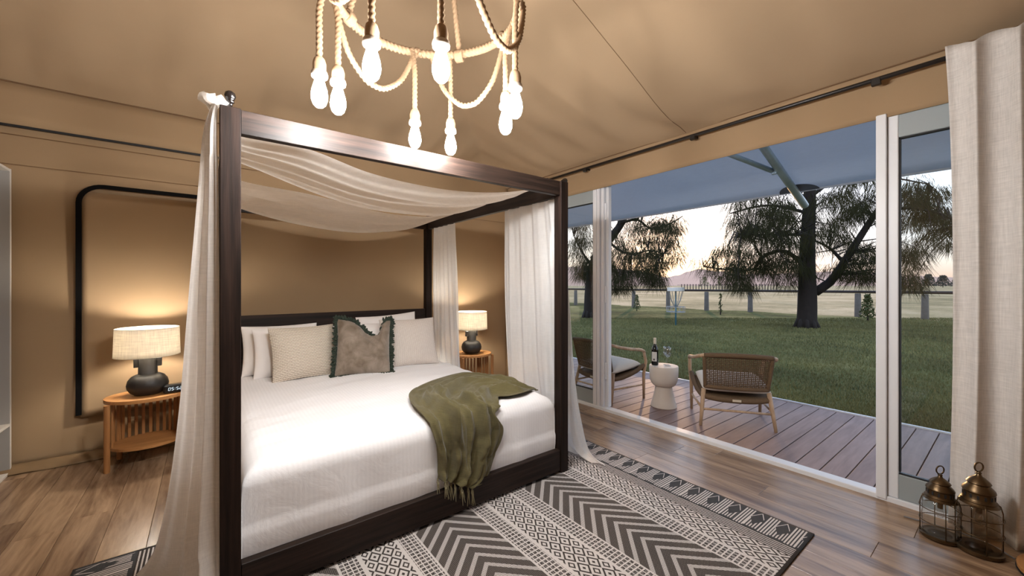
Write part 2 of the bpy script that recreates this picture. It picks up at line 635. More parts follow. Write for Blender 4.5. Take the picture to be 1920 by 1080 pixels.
def at_depth(px, py, d):
    """where a thing seen at (px, py) of the photograph stands if it is d metres deep into the view"""
    p = FWD * d + RGT * ((px - 960) / CAM_F * d)
    return Vector((p.x, p.y, CAM_H - (py - HOR) / CAM_F * d))


def on_ground(px, py, z=-.1):
    d = (CAM_H - z) * CAM_F / (py - HOR)
    v = at_depth(px, py, d); v.z = z
    return v


def nz(x, y=0.0, z=0.0): return noise.noise(Vector((x, y, z)))


# ------------------------------------------------------------------ room shell
XL, XR, YF, YB = -1.62, 3.38, -2.2, 4.5
EB, ER = 2.805, 2.71                     # eaves at the back and at the door side
SLOPE = .36

sub = MB().box(((XL + XR) / 2, (YF + YB) / 2, -.062), (XR - XL + .1, YB - YF + .1, .10)).build('floor', SUBFLOOR)
struct(sub, 'wood look plank floor of the tent')
PW, PL = .191, 1.38
base = MB().box((0, 0, -.006), (PW - .0016, PL - .0016, .012), bev=.0012).build('plank', FLOORW, sub, origin=(0, 0, -.006))
base_used = False
rows = int((XR - XL) / PW) + 1
for r in range(rows):
    x0 = XR - (r + 1) * PW
    y = YF - random.random() * PL
    while y < YB:
        a, b = max(y, YF), min(y + PL, YB)
        xa = max(x0, XL)
        if b - a > .02 and x0 + PW - xa > .02:
            c = ((xa + x0 + PW) / 2, (a + b) / 2, -.006)
            if b - a > PL - .001 and xa == x0:
                if not base_used: place(base, c, sub); base_used = True
                else: copyof(base, c, sub)
            else:
                MB().box(c, (x0 + PW - xa - .0016, b - a - .0016, .012), bev=.0012).build('plank', FLOORW, sub, origin=c)
        y += PL


def wob(u, v, s, amp): return amp * (nz(u * s, v * s, 3.1) + .5 * nz(u * s * 2.3, v * s * 2.3, 9.7))


wall_back = MB().grid(lambda u, v: (lerp(XL, XR + .05, u), YB + .012 * math.sin(v * 9 + nz(u * 3) * 2) * (1 - v * .5) + wob(u * 5, v * 2, .9, .012), lerp(0, EB + .06, v)), 60, 40).build('wall_back', CANVAS, smooth=True, solid=.004)
struct(wall_back, 'tan canvas tent wall behind the bed')
# valance hanging from the eave, a dark strip painting the shade beneath it, the sewn seams and the mud flap
MB().grid(lambda u, v: (lerp(XL, XR, u), YB - .035 - .012 * v + .004 * nz(u * 14, v), lerp(2.518, EB + .02, v)), 70, 4).build('canvas_valance', CANVAS, wall_back, smooth=True, solid=.006)
for zz, w in ((2.448, .004), (2.232, .003)):
    MB().box(((XL + XR) / 2, YB - .022, zz), (XR - XL - .02, .003, w)).build('sewn_seam', plain('seam_thread', (112, 84, 58), .9) if 'seam_thread' not in MATS else MATS['seam_thread'], wall_back)
MB().grid(lambda u, v: (lerp(XL + .02, XR - .02, u), lerp(YB - .03, YB - .12 + .03 * nz(u * 9), v), lerp(.055, .006, v) + .006 * nz(u * 40, v * 3)), 120, 5).build('mud_flap', SKIRT, wall_back, smooth=True, solid=.003)
MB().box(((XL + XR) / 2, YB - .032, 2.509), (XR - XL - .02, .012, .016)).build('valance_shade', RUBBER, wall_back)  # black strip stands in for the shade under the valance edge
# rolled-down window flap outlined by black tape on the back wall
tape = []
TX0, TX1, TZ0, TZ1, TR = -.785, .06, .345, 2.133, .14
tape.append((TX0, TZ0))
for k in range(9):
    a = PI - k / 8 * PI / 2
    tape.append((TX0 + TR + TR * math.cos(a), TZ1 - TR + TR * math.sin(a)))
for k in range(9):
    a = PI / 2 - k / 8 * PI / 2
    tape.append((TX1 - TR + TR * math.cos(a), TZ1 - TR + TR * math.sin(a)))
tape.append((TX1, TZ0))
win = struct(MB().grid(lambda u, v: (lerp(TX0 + .01, TX1 - .01, u), YB - .027 + .004 * math.sin(v * 14 + u * 3) + .004 * nz(u * 3, v * 4), lerp(TZ0 - .02, TZ1 - .05, v)), 20, 30).build('window_1', CANVAS, smooth=True, solid=.003), 'closed canvas window flap edged with black tape on the back wall')
mb = MB(); vs = []; fs = []
for i, (x, z) in enumerate(tape):
    a = tape[max(0, i - 1)]; b = tape[min(len(tape) - 1, i + 1)]
    t = Vector((b[0] - a[0], 0, b[1] - a[1])).normalized(); nrm = Vector((t.z, 0, -t.x)) * .016
    for q in (-1, 1):
        for y in (YB - .042, YB - .034):
            vs.append((x + nrm.x * q, y, z + nrm.z * q))
    if i:
        o = i * 4; p = o - 4
        fs += [(p, o, o + 2, p + 2), (p + 1, p + 3, o + 3, o + 1), (p, p + 1, o + 1, o), (p + 2, o + 2, o + 3, p + 3)]
fs += [(0, 2, 3, 1), (len(vs) - 4, len(vs) - 3, len(vs) - 1, len(vs) - 2)]
mb.add(vs, fs).build('black_tape', plain('black_zip_tape', (12, 11, 11), .8, **{'Specular IOR Level': .08}), win)

wall_left = struct(MB().grid(lambda u, v: (XL + .01 * nz(u * 4, v * 3), lerp(YF, YB, u), lerp(0, EB + .06, v)), 30, 12).build('wall_left', CANVAS, smooth=True, solid=.004), 'tan canvas tent wall on the left')
wall_front = struct(MB().grid(lambda u, v: (lerp(XL, XR, u), YF + .01 * nz(u * 4, v * 3), lerp(0, EB + .06, v)), 30, 12).build('wall_front', CANVAS, smooth=True, solid=.004), 'tan canvas tent wall facing the bed')
# right wall: canvas either side of the door opening and a fascia above it
DY0, DY1, DZ = -.55, 3.72, 2.405
wr = MB()
wr.box((XR + .02, (YF + DY0) / 2, ER / 2), (.03, DY0 - YF, ER))
wr.box((XR + .02, (DY1 + YB) / 2, ER / 2), (.03, YB - DY1, ER))
wall_right = struct(wr.build('wall_right', CANVAS), 'tan canvas wall around the glass doors')
MB().grid(lambda u, v: (XR - .004 - .012 * v * (1 - v) + .004 * nz(u * 12, v * 2), lerp(YF, YB, u), lerp(DZ, ER + .05, v) - .006 * math.sin(u * 9) * (1 - v)), 80, 8).build('fascia', CANVAS, wall_right, smooth=True, solid=.008)


# ceiling: four sloping canvas panels meeting in hips, slightly gathered along the eaves
def ceil_z(x, y):
    a = EB + SLOPE * (YB - y); b = ER + SLOPE * (XR - x)
    c = EB + SLOPE * (x - XL); d = EB + SLOPE * (y - YF)
    z = min(a, b, c, d)
    q = min(YB - y, XR - x, x - XL, y - YF); e = math.exp(-max(0, q) / .9) * smooth(q / .30)
    w = (x, y, 0) if z in (a, d) else (y, x, 0)          # along the eave, up the slope
    g = e * (.055 * nz(w[0] * 3.4 + w[1] * .8, w[1] * .9, 2) + .026 * nz(w[0] * 8 + w[1] * 1.5, w[1] * 1.2, 7)) + .035 * smooth(q / .30) * nz(x * .9 + y * .5, y * 1.1, 5)
    if b == z: g -= .010 * math.exp(-((y - 1.82) / .5) ** 2)
    return z + g


ceiling = struct(MB().grid(lambda u, v: (lerp(XL - .02, XR + .02, u), lerp(YF - .02, YB + .02, v), ceil_z(lerp(XL - .02, XR + .02, u), lerp(YF - .02, YB + .02, v))), 110, 130).build('ceiling', CEILC, smooth=True, solid=.004), 'sloping tan canvas tent ceiling')
MB().tube([(XR - .02 - d * .1, 1.82, ceil_z(XR - .02 - d * .1, 1.82) - .003) for d in range(26)], .0022, 5).build('sewn_seam', MATS['seam_thread'], ceiling)

MB().tube([(XL, YB - .052, EB + .012), (XR - .1, YB - .052, EB + .012)], .006, 6).build('eave_line', MATS['seam_thread'], ceiling)  # thin dark line along the back eave
MB().tube([(XR - .018, YF, ER + .002), (XR - .018, YB - .06, ER + .002)], .005, 6).build('eave_line', MATS['seam_thread'], ceiling)  # the same dark line along the door side eave

# threshold
sill = MB().box((XR + .035, (DY0 + DY1) / 2, .006), (.09, DY1 - DY0, .05), bev=.004).build('trim_1', WHITEALU)
struct(sill, 'white aluminium door sill')


def door_leaf(name, y0, y1, label, hinge=None):
    """aluminium framed glass leaf standing in the opening from y0 to y1"""
    x = XR + .03; z0, z1 = .032, 2.44
    d = thing(name, (x, (y0 + y1) / 2, z0), label, 'door'); del d['category']
    struct(d, label)
    st = .05
    for y in (y0 + st / 2, y1 - st / 2):
        MB().box((x, y, (z0 + z1) / 2), (.05, st, z1 - z0), bev=.004).build('stile', WHITEALU, d)
    MB().box((x, (y0 + y1) / 2, z0 + .075), (.046, y1 - y0 - 2 * st, .15), bev=.004).build('bottom_rail', GREYALU, d)
    MB().box((x, (y0 + y1) / 2, z1 - .085), (.046, y1 - y0 - 2 * st, .17), bev=.004).build('top_rail', GREYALU, d)
    for za in (z0 + .154, z1 - .174):
        MB().box((x, (y0 + y1) / 2, za), (.03, y1 - y0 - 2 * st, .008)).build('gasket', RUBBER, d)
    for ya in (y0 + st + .004, y1 - st - .004):
        MB().box((x, ya, (z0 + z1) / 2), (.03, .008, z1 - z0 - .33)).build('gasket', RUBBER, d)
    MB().box((x, (y0 + y1) / 2, (z0 + z1) / 2), (.006, y1 - y0 - 2 * st, z1 - z0 - .32)).build('pane', GLASS, d)
    return d


dl = door_leaf('door_1', 2.86, 3.70, 'white framed glass door leaf beyond the bed')
dr = door_leaf('door_2', -.5, .515, 'white framed glass door leaf beside the linen curtain')
# folded leaf edge and hinges at the far side, jamb at the near side
fold = thing('folded_leaf_edge', (XR + .05, 2.77, .03), 'door', 'door'); del fold['category']
fold.name = 'door_3'; WORLD['door_3'] = Vector((XR + .05, 2.77, .03)); struct(fold, 'edge of the folded back white door leaf with hinges')
for k, (y, x) in enumerate(((2.835, XR + .028), (2.79, XR + .045), (2.745, XR + .075))):
    MB().box((x, y, 1.236), (.05, .036, 2.41), bev=.004).build('stile', WHITEALU, fold)
for z in (.42, 1.25, 2.15):
    MB().tube([(XR + .045, 2.762, z - .09), (XR + .045, 2.762, z + .09)], .011, 8).build('hinge', WHITEALU, fold)
jamb = MB().box((XR + .02, .541, 1.22), (.075, .05, 2.42), bev=.004).build('trim_2', WHITEALU)
struct(jamb, 'white aluminium door jamb')

# ------------------------------------------------------------------ deck and awning
DX0, DX1 = XR + .08, 5.36
deck = MB().box(((DX0 + DX1) / 2, 2.2, -.075), (DX1 - DX0, 8.6, .09)).build('deck', plain('deck_joists', (30, 24, 22), .9))
struct(deck, 'brown composite board deck outside the doors')
BW = .1505
bd = None
for k in range(57):
    y = .761 - BW / 2 + BW * (k - 18)
    if y < -2 or y > 6.4: continue
    c = ((DX0 + DX1) / 2, y, -.024)
    if bd is None: bd = MB().box(c, (DX1 - DX0 - .01, BW - .008, .028), bev=.002).build('deck_board', DECKW, deck, origin=c)
    else: copyof(bd, c, deck)
MB().box((DX1 + .012, 2.2, -.03), (.026, 8.6, .07), bev=.003).build('edge_trim', WHITEALU, deck)

aw = thing('awning', (4.5, 2.0, 2.4), 'grey canvas awning sheet over the deck', 'awning')


def aw_z(x): return 2.475 + .345 * (5.6 - x)


MB().grid(lambda u, v: (lerp(3.42, 5.6, u), lerp(-2.5, 7.5, v), aw_z(lerp(3.42, 5.6, u)) + .012 * nz(u * 2, v * 6)), 14, 40).build('sheet', FLY, aw, smooth=True, solid=.005)
MB().tube([(5.6, -2.5 + k * .5, aw_z(5.6) - .004 + .012 * nz(2, (k / 20) * 6)) for k in range(21)], .016, 8).build('hem', FLY, aw, smooth=True)
mb = MB(); pts = [(0, 0)] + [(.20 * math.cos(a), .20 * math.sin(a)) for a in [PI / 2 + PI * k / 16 for k in range(17)]]
mb.add([(5.59 + p[0] * .8, 1.62 + p[1], aw_z(5.59 + p[0] * .8) - .012) for p in pts], [(0, i, i + 1) for i in range(1, 17)])
mb.build('reinforcing_patch', FLYDARK, aw, solid=.004)
pole = thing('awning_pole', (5.1, 1.6, 2.3), 'galvanised steel awning pole with side brace', 'pole')
p0, p1 = Vector((3.5, 1.6, 3.09)), Vector((5.78, 1.62, 2.325))
MB().tube([p0, p0.lerp(p1, .5), p1], .042, 14).build('spreader_tube', GALV, pole, smooth=True)
pb = p0.lerp(p1, .635)
MB().tube([(4.0, 2.0, 2.80), pb + Vector((-.05, .06, .0))], .027, 12).build('brace_tube', GALV, pole, smooth=True)
MB().box(pb + Vector((-.03, .045, 0)), (.05, .05, .08), Matrix.Rotation(.3, 3, 'Z'), .006).build('clamp', GALV, pole)
MB().lathe([(0, -.012), (.016, -.012), (.016, .012), (0, .012)], p1 + Vector((-.04, .04, .02)), 8).build('bolt', GALV, pole)
# stay at the far end of the deck
a0, a1 = Vector((5.52, 6.35, 1.10)), Vector((5.62, 5.55, .04))
tag(MB().tube([a0 + (a0 - a1) * .9, a0, a1, a1 + (a1 - a0).normalized() * .2], .022, 10).build('stay_pole', GALV, smooth=True), 'slanting galvanised stay pole seen through the far glass door', 'pole')

# ------------------------------------------------------------------ land outside
lawn = MB().grid(lambda u, v: (lerp(3.2, 23, u), lerp(-45, 60, v), -.1 + .03 * nz(u * 9, v * 40)), 40, 150).build('lawn', LAWN, smooth=True)
struct(lawn, 'green lawn beyond the deck')
field = MB().grid(lambda u, v: (lerp(22.6, 900, u * u), lerp(-700, 900, v), -.12 + .05 * nz(u * 20, v * 60)), 60, 60).build('paddock', FIELD, smooth=True)
struct(field, 'pale dry paddock behind the fence')
# turf blades near the deck
vs = []; fs = []
rnd = random.Random(3)
for k in range(200000):
    d = 3.9 + 13 * rnd.random() ** 1.5
    px = 1000 + 1300 * rnd.random()
    p = FWD * d + RGT * ((px - 960) / CAM_F * d)
    if p.x < DX1 + .04: continue
    h = .02 + .035 * rnd.random() ; a = rnd.random() * PI; w = .003 + .0007 * d
    dx, dy = math.cos(a) * w, math.sin(a) * w
    b = len(vs); l1, l2 = (rnd.random() - .5) * .05, (rnd.random() - .5) * .05
    z = -.1 + .03 * nz((p.x - 3.2) / 19.8 * 9, (p.y + 45) / 105 * 40)
    vs += [(p.x - dx, p.y - dy, z - .005), (p.x + dx, p.y + dy, z - .005), (p.x + l1, p.y + l2, z + h)]
    fs.append((b, b + 1, b + 2))
mb = MB(); mb.v = vs; mb.f = fs
g = mb.build('turf', BLADE); g['kind'] = 'stuff'; tag(g, 'short green grass blades on the lawn by the deck', 'grass')


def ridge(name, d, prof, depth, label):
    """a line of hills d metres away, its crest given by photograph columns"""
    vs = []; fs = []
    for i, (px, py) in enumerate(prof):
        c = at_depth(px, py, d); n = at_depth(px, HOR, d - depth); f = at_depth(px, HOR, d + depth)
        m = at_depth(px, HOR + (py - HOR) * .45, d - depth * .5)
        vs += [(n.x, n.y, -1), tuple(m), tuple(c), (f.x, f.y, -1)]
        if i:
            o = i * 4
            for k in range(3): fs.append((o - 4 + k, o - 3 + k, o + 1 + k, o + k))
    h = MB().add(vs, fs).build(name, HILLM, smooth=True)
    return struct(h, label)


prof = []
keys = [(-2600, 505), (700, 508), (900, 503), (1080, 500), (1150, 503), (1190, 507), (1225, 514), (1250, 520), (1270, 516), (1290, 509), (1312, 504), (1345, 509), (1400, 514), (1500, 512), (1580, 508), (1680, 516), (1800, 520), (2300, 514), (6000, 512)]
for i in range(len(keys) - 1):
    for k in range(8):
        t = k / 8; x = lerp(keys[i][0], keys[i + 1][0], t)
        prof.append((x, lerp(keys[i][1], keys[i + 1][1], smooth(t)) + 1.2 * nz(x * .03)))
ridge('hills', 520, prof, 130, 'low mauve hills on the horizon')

# fence along the paddock
FA, FB = Vector((20.2, 18.9, -.1)), Vector((23.9, 1.0, -.1))
fdir = (FB - FA).normalized()
fence = thing('post_and_rail_fence', (FA + FB) / 2, 'weathered timber post and rail fence between lawn and paddock', 'fence')
step = 2.1
FS = FA - fdir * step * 9
post = None
for k in range(26):
    p = FS + fdir * step * k
    p = p + Vector((.03 * nz(k * 3.3), 0, 0))
    if post is None:
        post = MB().lathe([(.10, -.1), (.125, .0), (.115, .6), (.11, 1.02), (.09, 1.05)], p, 10)
        post = auto(post.build('post', WEATHER, fence, origin=p))
    else: copyof(post, p, fence).rotation_euler = (0, 0, k * .7)
for k in range(5):
    a = FS + fdir * step * 5 * k + Vector((-.05, 0, 1.12)); b = a + fdir * step * 5
    MB().tube([a, a.lerp(b, .5) + Vector((0, 0, .01 * nz(k))), b], .06, 8).build('rail', RAILTIM, fence, smooth=True)

# pickets of a far fence
ff = thing('wire_fence', at_depth(1330, 540, 90) * 1.0, 'far picket line fence across the paddock', 'fence')
pk = None
for k in range(34):
    p = at_depth(1278 + k * 5.4, 546, 88); p.z = -.05
    if pk is None: pk = MB().box(p + Vector((0, 0, .7)), (.14, .14, 1.5), bev=.02).build('post', RAILTIM, ff, origin=p)
    else: copyof(pk, p, ff)
a, b = at_depth(1270, 540, 88), at_depth(1465, 540, 88)
MB().tube([(a.x, a.y, 1.2), (b.x, b.y, 1.2)], .03, 6).build('rail', RAILTIM, ff)

for px, py0, py1, d, lab in ((1185, 508, 534, 170, 'utility pole seen left of the setting sun'), (1313, 519, 536, 240, 'smaller utility pole seen right of the setting sun')):
    a, b = at_depth(px, py1, d), at_depth(px, py0, d); a.z = -.1
    t = thing('utility_pole', a, lab, 'pole')
    MB().tube([a, b], [.22, .16], 8).build('shaft', RAILTIM, t, smooth=True)
    MB().box(b - Vector((0, 0, .5)), (2.4, .16, .18), Matrix.Rotation(-YAW, 3, 'Z')).build('crossarm', RAILTIM, t)

# disc golf basket
bk = on_ground(1267, 610)
t = thing('disc_golf_basket', bk, 'disc golf basket with chains on a blue pole', 'basket')
MB().tube([bk, bk + Vector((0, 0, 1.30))], .028, 10).build('pole', BLUEPOLE, t, smooth=True)
MB().lathe([(.27, 0), (.285, 0), (.285, .13), (.27, .13)], bk + Vector((0, 0, 1.22)), 24).build('top_band', PAPER, t)
mb = MB()
for k in range(12):
    a = 2 * PI * k / 12; c, s_ = math.cos(a), math.sin(a)
    mb.tube([bk + Vector((.25 * c, .25 * s_, 1.22)), bk + Vector((.16 * c, .16 * s_, .9)), bk + Vector((.05 * c, .05 * s_, .66))], .009, 5)
mb.build('chains', CHAIN, t)['kind'] = 'stuff'
mb = MB()
for z in (.48, .66):
    mb.tube([bk + Vector((.31 * math.cos(2 * PI * k / 20), .31 * math.sin(2 * PI * k / 20), z)) for k in range(20)], .010, 6, closed=True)
for k in range(14):
    a = 2 * PI * k / 14
    mb.tube([bk + Vector((.31 * math.cos(a), .31 * math.sin(a), .66)), bk + Vector((.31 * math.cos(a), .31 * math.sin(a), .48)), bk + Vector((.03 * math.cos(a), .03 * math.sin(a), .46))], .007, 5)
mb.build('tray', CHAIN, t)


# trees ------------------------------------------------------------
def needles(mb_v, mb_f, c, n, rad, length, rnd, lean=0.0, w=.014):
    """a tuft of drooping needle strands around c"""
    for k in range(n):
        a = rnd.random() * 2 * PI; q = rad * rnd.random() ** .6
        s = Vector((c.x + q * math.cos(a), c.y + q * math.sin(a), c.z + (rnd.random() - .4) * rad * .9))
        out = Vector((math.cos(a), math.sin(a), 0)) * (.25 + .35 * rnd.random())
        L = length * (.5 + .7 * rnd.random())
        d = (out + Vector((lean, 0, -.55 - .7 * rnd.random()))).normalized()
        e = s + d * L
        side = d.cross(Vector((rnd.random() - .5, rnd.random() - .5, .2))).normalized() * w
        b = len(mb_v)
        mb_v += [tuple(s - side), tuple(s + side), tuple(e)]
        mb_f.append((b, b + 1, b + 2))


def limb(mb, pts, r0, r1, n=7, steps=10):
    P = [poly(pts, k / steps) for k in range(steps + 1)]
    mb.tube(P, [lerp(r0, r1, k / steps) for k in range(steps + 1)], n)
    return P


def casuarina(name, label, base, D, trunk, limbs, tufts, seed, strands=100, scale=1.0):
    """base on the lawn, D its depth; trunk/limbs/tufts as photograph columns and rows spread in depth around D"""
    rnd = random.Random(seed)
    t = thing(name, base, label, 'tree', 'casuarina trees on the lawn')
    def W(px, py, dd=0.0): return at_depth(px, py, D + dd)
    mb = MB()
    pts = [W(*q) for q in trunk[0]]; pts[0] = Vector((pts[0].x, pts[0].y, -.15))
    nodes = limb(mb, pts, trunk[1], trunk[2], 12, 16)
    k = 8
    for j in range(9):       # root flare
        a = 2 * PI * j / 9
        mb.tube([base + Vector((trunk[1] * .6 * math.cos(a), trunk[1] * .6 * math.sin(a), .35)), base + Vector((trunk[1] * 1.15 * math.cos(a), trunk[1] * 1.15 * math.sin(a), -.06))], [.08, .07], 6)
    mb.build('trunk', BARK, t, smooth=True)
    allp = list(nodes[6:])
    for lp, r0, r1 in limbs:
        m2 = MB(); P = limb(m2, [W(*q) for q in lp], r0, r1, 8, 12)
        m2.build('branch', BARK, t, smooth=True); allp += P[2:]
    tw = MB(); V = []; F = []
    for (px, py, rx, ry, n) in tufts:
        for j in range(n):
            a = rnd.random() * 2 * PI; q = rnd.random() ** .5
            c = W(px + rx * q * math.cos(a), py + ry * q * math.sin(a), (rnd.random() - .5) * 3.6 * scale)
            near = min(allp, key=lambda p: (p - c).length + max(0, p.z - c.z) * .3)
            mid = near.lerp(c, .55) + Vector((0, 0, .18 + .2 * rnd.random()))
            tw.tube([near, mid, c], [.022, .014, .006], 4)
            needles(V, F, c, strands, .36 * scale, .46 * scale, rnd, w=.0062 * scale)
            needles(V, F, mid, strands // 5, .3 * scale, .4 * scale, rnd, w=.0062 * scale)
    tw.build('twigs', BARK, t)['kind'] = 'stuff'
    m3 = MB(); m3.v = V; m3.f = F
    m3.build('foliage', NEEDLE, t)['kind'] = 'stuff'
    return t


b1 = on_ground(1512, 615); D1 = b1.dot(FWD)
casuarina('casuarina_tree', 'large dark casuarina tree with forked trunk in the middle of the lawn', b1, D1,
          ([(1512, 615, 0), (1514, 560, 0), (1513, 500, 0), (1515, 440, .1), (1518, 370, .2), (1520, 250, .2), (1524, 130, .3)], .30, .12),
          [([(1528, 548, 0), (1560, 525, -.2), (1590, 480, -.4), (1625, 425, -.6), (1660, 370, -.8), (1690, 300, -.8)], .15, .05),
           ([(1580, 490, -.2), (1555, 465, .2), (1525, 450, .1)], .06, .03),
           ([(1512, 500, 0), (1470, 470, .4), (1430, 482, .8), (1412, 505, .8), (1370, 506, .9), (1320, 500, 1.0)], .08, .02),
           ([(1515, 440, .1), (1450, 440, -.5), (1390, 440, -.8)], .06, .02),
           ([(1517, 400, .1), (1440, 385, .5), (1370, 400, .8)], .06, .02),
           ([(1640, 400, -.7), (1700, 390, -.9), (1760, 400, -1.0), (1800, 420, -1.2)], .06, .02),
           ([(1518, 370, .2), (1580, 330, .6), (1650, 330, 1.0), (1740, 345, 1.2)], .07, .02),
           ([(1518, 380, .2), (1450, 320, 0), (1400, 300, -.3)], .06, .02)],
          [(1460, 440, 42, 55, 34), (1400, 420, 40, 32, 15), (1390, 470, 48, 25, 13), (1350, 500, 42, 13, 9), (1385, 525, 32, 18, 13), (1470, 510, 45, 32, 26),
           (1430, 375, 60, 25, 14), (1560, 390, 40, 35, 14), (1600, 420, 40, 50, 15), (1620, 500, 26, 40, 19), (1570, 505, 30, 22, 6), (1545, 440, 28, 40, 8),
           (1620, 360, 60, 30, 14), (1710, 400, 36, 34, 15), (1760, 425, 38, 32, 15), (1705, 480, 26, 42, 16), (1735, 365, 60, 22, 16), (1700, 520, 22, 20, 8), (1500, 300, 200, 60, 26), (1790, 455, 16, 14, 4)], 5)
b2 = on_ground(1105, 596); D2 = b2.dot(FWD)
casuarina('casuarina_tree', 'casuarina tree in front of the low sun beyond the far glass door', b2, D2,
          ([(1105, 596, 0), (1107, 540, 0), (1112, 500, 0), (1125, 470, 0), (1150, 440, .1), (1168, 412, .2), (1185, 360, .3)], .26, .13),
          [([(1140, 452, 0), (1160, 468, -.3), (1185, 477, -.5), (1215, 470, -.6), (1245, 475, -.6)], .06, .02),
           ([(1165, 418, 0), (1195, 412, .3), (1220, 428, .5), (1255, 420, .6), (1280, 405, .6)], .06, .02),
           ([(1110, 500, 0), (1090, 470, .3), (1075, 440, .5)], .07, .02),
           ([(1180, 380, .2), (1230, 360, .1), (1270, 380, 0)], .06, .02)],
          [(1090, 470, 24, 50, 18), (1100, 510, 20, 25, 10), (1165, 445, 30, 30, 10), (1215, 435, 36, 22, 14), (1255, 420, 28, 22, 12), (1262, 455, 20, 24, 8), (1235, 480, 26, 22, 14),
           (1218, 510, 20, 22, 13), (1228, 528, 12, 12, 8), (1160, 520, 26, 26, 26), (1150, 490, 22, 18, 8), (1268, 490, 8, 14, 3), (1180, 385, 70, 22, 16), (1175, 470, 20, 14, 5), (1085, 410, 30, 25, 10)], 9, 110, 1.05)


def bush(name, label, base, h, w, n, seed, mat=SHRUB, cat='shrub', group=None):
    rnd = random.Random(seed)
    t = thing(name, base, label, cat, group)
    MB().tube([base - Vector((0, 0, .05)), base + Vector((0, 0, h * .9))], [.03 * h, .008 * h], 6).build('stem', BARK, t)
    vs = []; fs = []
    for k in range(n):
        z = h * (.12 + .9 * rnd.random()); q = w * rnd.random() ** .6 * (1.05 - .75 * z / h); a = rnd.random() * 2 * PI
        c = base + Vector((q * math.cos(a), q * math.sin(a), z))
        e = .05 * h * (.5 + rnd.random()); d1 = Vector((rnd.random() - .5, rnd.random() - .5, rnd.random() - .3)).normalized() * e
        d2 = d1.cross(Vector((rnd.random() - .5, rnd.random() - .5, rnd.random() - .5))).normalized() * e * .4
        b = len(vs); vs += [tuple(c - d1), tuple(c + d2), tuple(c + d1), tuple(c - d2)]; fs.append((b, b + 1, b + 2, b + 3))
    mb = MB(); mb.v = vs; mb.f = fs; mb.build('foliage', mat, t)['kind'] = 'stuff'
    return t


bush('sapling', 'young bushy sapling beside the second fence post from the door frame', on_ground(1194, 583), .85, .22, 420, 1)
bush('sapling', 'thin bare sapling right of the middle fence post', on_ground(1351, 590), 1.0, .12, 90, 2)
bush('sapling', 'leafy young shrub right of the large tree by the door jamb', on_ground(1627, 602), 1.05, .30, 620, 3)
bush('far_tree', 'small round tree behind the far picket fence', at_depth(1321, 538.5, 100) * 1.0, 2.6, 1.5, 500, 4, SHRUB, 'tree')
bush('far_tree', 'slim poplar like tree behind the far picket fence', at_depth(1348, 538.5, 100) * 1.0, 2.9, .7, 300, 5, SHRUB, 'tree')
for k, (px, h, w) in enumerate(((1741, 6.2, 3.4), (1768, 5.6, 3.6), (1795, 4.6, 3.4))):
    b_ = at_depth(px, 543, 190); b_.z = -.1
    bush('far_tree', ('bushy tree at the left of the far tree clump seen through the near glass door', 'middle tree of the far clump seen through the near glass door', 'low tree at the right of the far clump by the curtain')[k], b_, h, w, 1500, 20 + k, FARTREE, 'tree')

# ------------------------------------------------------------------ four-poster bed
BX0, BX1, BY0, BY1, PWD = .041, 2.072, 2.01, 4.27, .073
bed = thing('four_poster_bed', ((BX0 + BX1) / 2, (BY0 + BY1) / 2, 0), 'dark espresso wood four poster canopy bed', 'bed')
for i, (x, y) in enumerate(((BX0, BY0), (BX1 - PWD, BY0), (BX0, BY1 - PWD), (BX1 - PWD, BY1 - PWD))):
    cx, cy = x + PWD / 2, y + PWD / 2
    po = MB().box((cx, cy, 1.056), (PWD, PWD, 2.088), bev=.003).build('post', DARKZ, bed)
    fin = [(.012, 0), (.012, .006), (.008, .012), (.010, .026), (.016, .030), (.013, .036), (.017, .044), (.021, .056), (.018, .069), (.008, .077), (0, .078)]
    m = Matrix.Rotation(R(72), 3, 'Y') @ Matrix.Identity(3) if i == 1 else None
    if i == 1: m = Matrix.Rotation(R(25), 3, 'Z') @ m
    MB().lathe(fin, (cx, cy, 2.099) if i != 1 else (cx + .012, cy, 2.108), 16, m=m).build('finial', BLACKGLOSS, po, smooth=True)
for y in (BY0 + .012, BY1 - PWD + .012):
    MB().box(((BX0 + BX1) / 2, y + .02, 2.048), (BX1 - BX0 - 2 * PWD, .04, .102), bev=.002).build('canopy_rail', DARKX, bed)
for x in (BX0 + .016, BX1 - .016 - .04):
    MB().box((x + .02, (BY0 + BY1) / 2, 2.048), (.04, BY1 - BY0 - 2 * PWD, .102), bev=.002).build('canopy_rail', DARKY, bed)
MB().box(((BX0 + BX1) / 2, BY0 + .03, .10), (BX1 - BX0 - 2 * PWD, .045, .15), bev=.003).build('foot_rail', DARKX, bed)
for x in (BX0 + .03, BX1 - .03):
    MB().box((x, (BY0 + BY1) / 2, .10), (.04, BY1 - BY0 - 2 * PWD, .15), bev=.003).build('side_rail', DARKY, bed)
MB().box(((BX0 + BX1) / 2, BY1 - .035, .62), (BX1 - BX0 - 2 * PWD, .04, .92), bev=.004).build('headboard', DARKX, bed)
MB().box(((BX0 + BX1) / 2, (BY0 + BY1) / 2, .105), (BX1 - BX0 - .10, BY1 - BY0 - .14, .03)).build('slat_base', DARKY, bed)

# bedding: one white striped cover tucked over the mattress
MX0, MX1, MY0, MY1, MT, MBOT, MR = .118, 1.985, 2.062, 4.19, .565, .125, .095


def fold(s, L):
    """s runs over a box section of width L, negative or beyond L hangs down the side; returns (position, drop)"""
    q = MR * PI / 2
    if s < 0: t = -s; sign = -1
    elif s > L: t = s - L; sign = 1
    else: return s, 0.0
    if t < q:
        a = t / MR; off, dr = MR * math.sin(a), MR * (1 - math.cos(a))
    else: off, dr = MR, MR + (t - q)
    return (-off, dr) if sign < 0 else (L + off, dr)


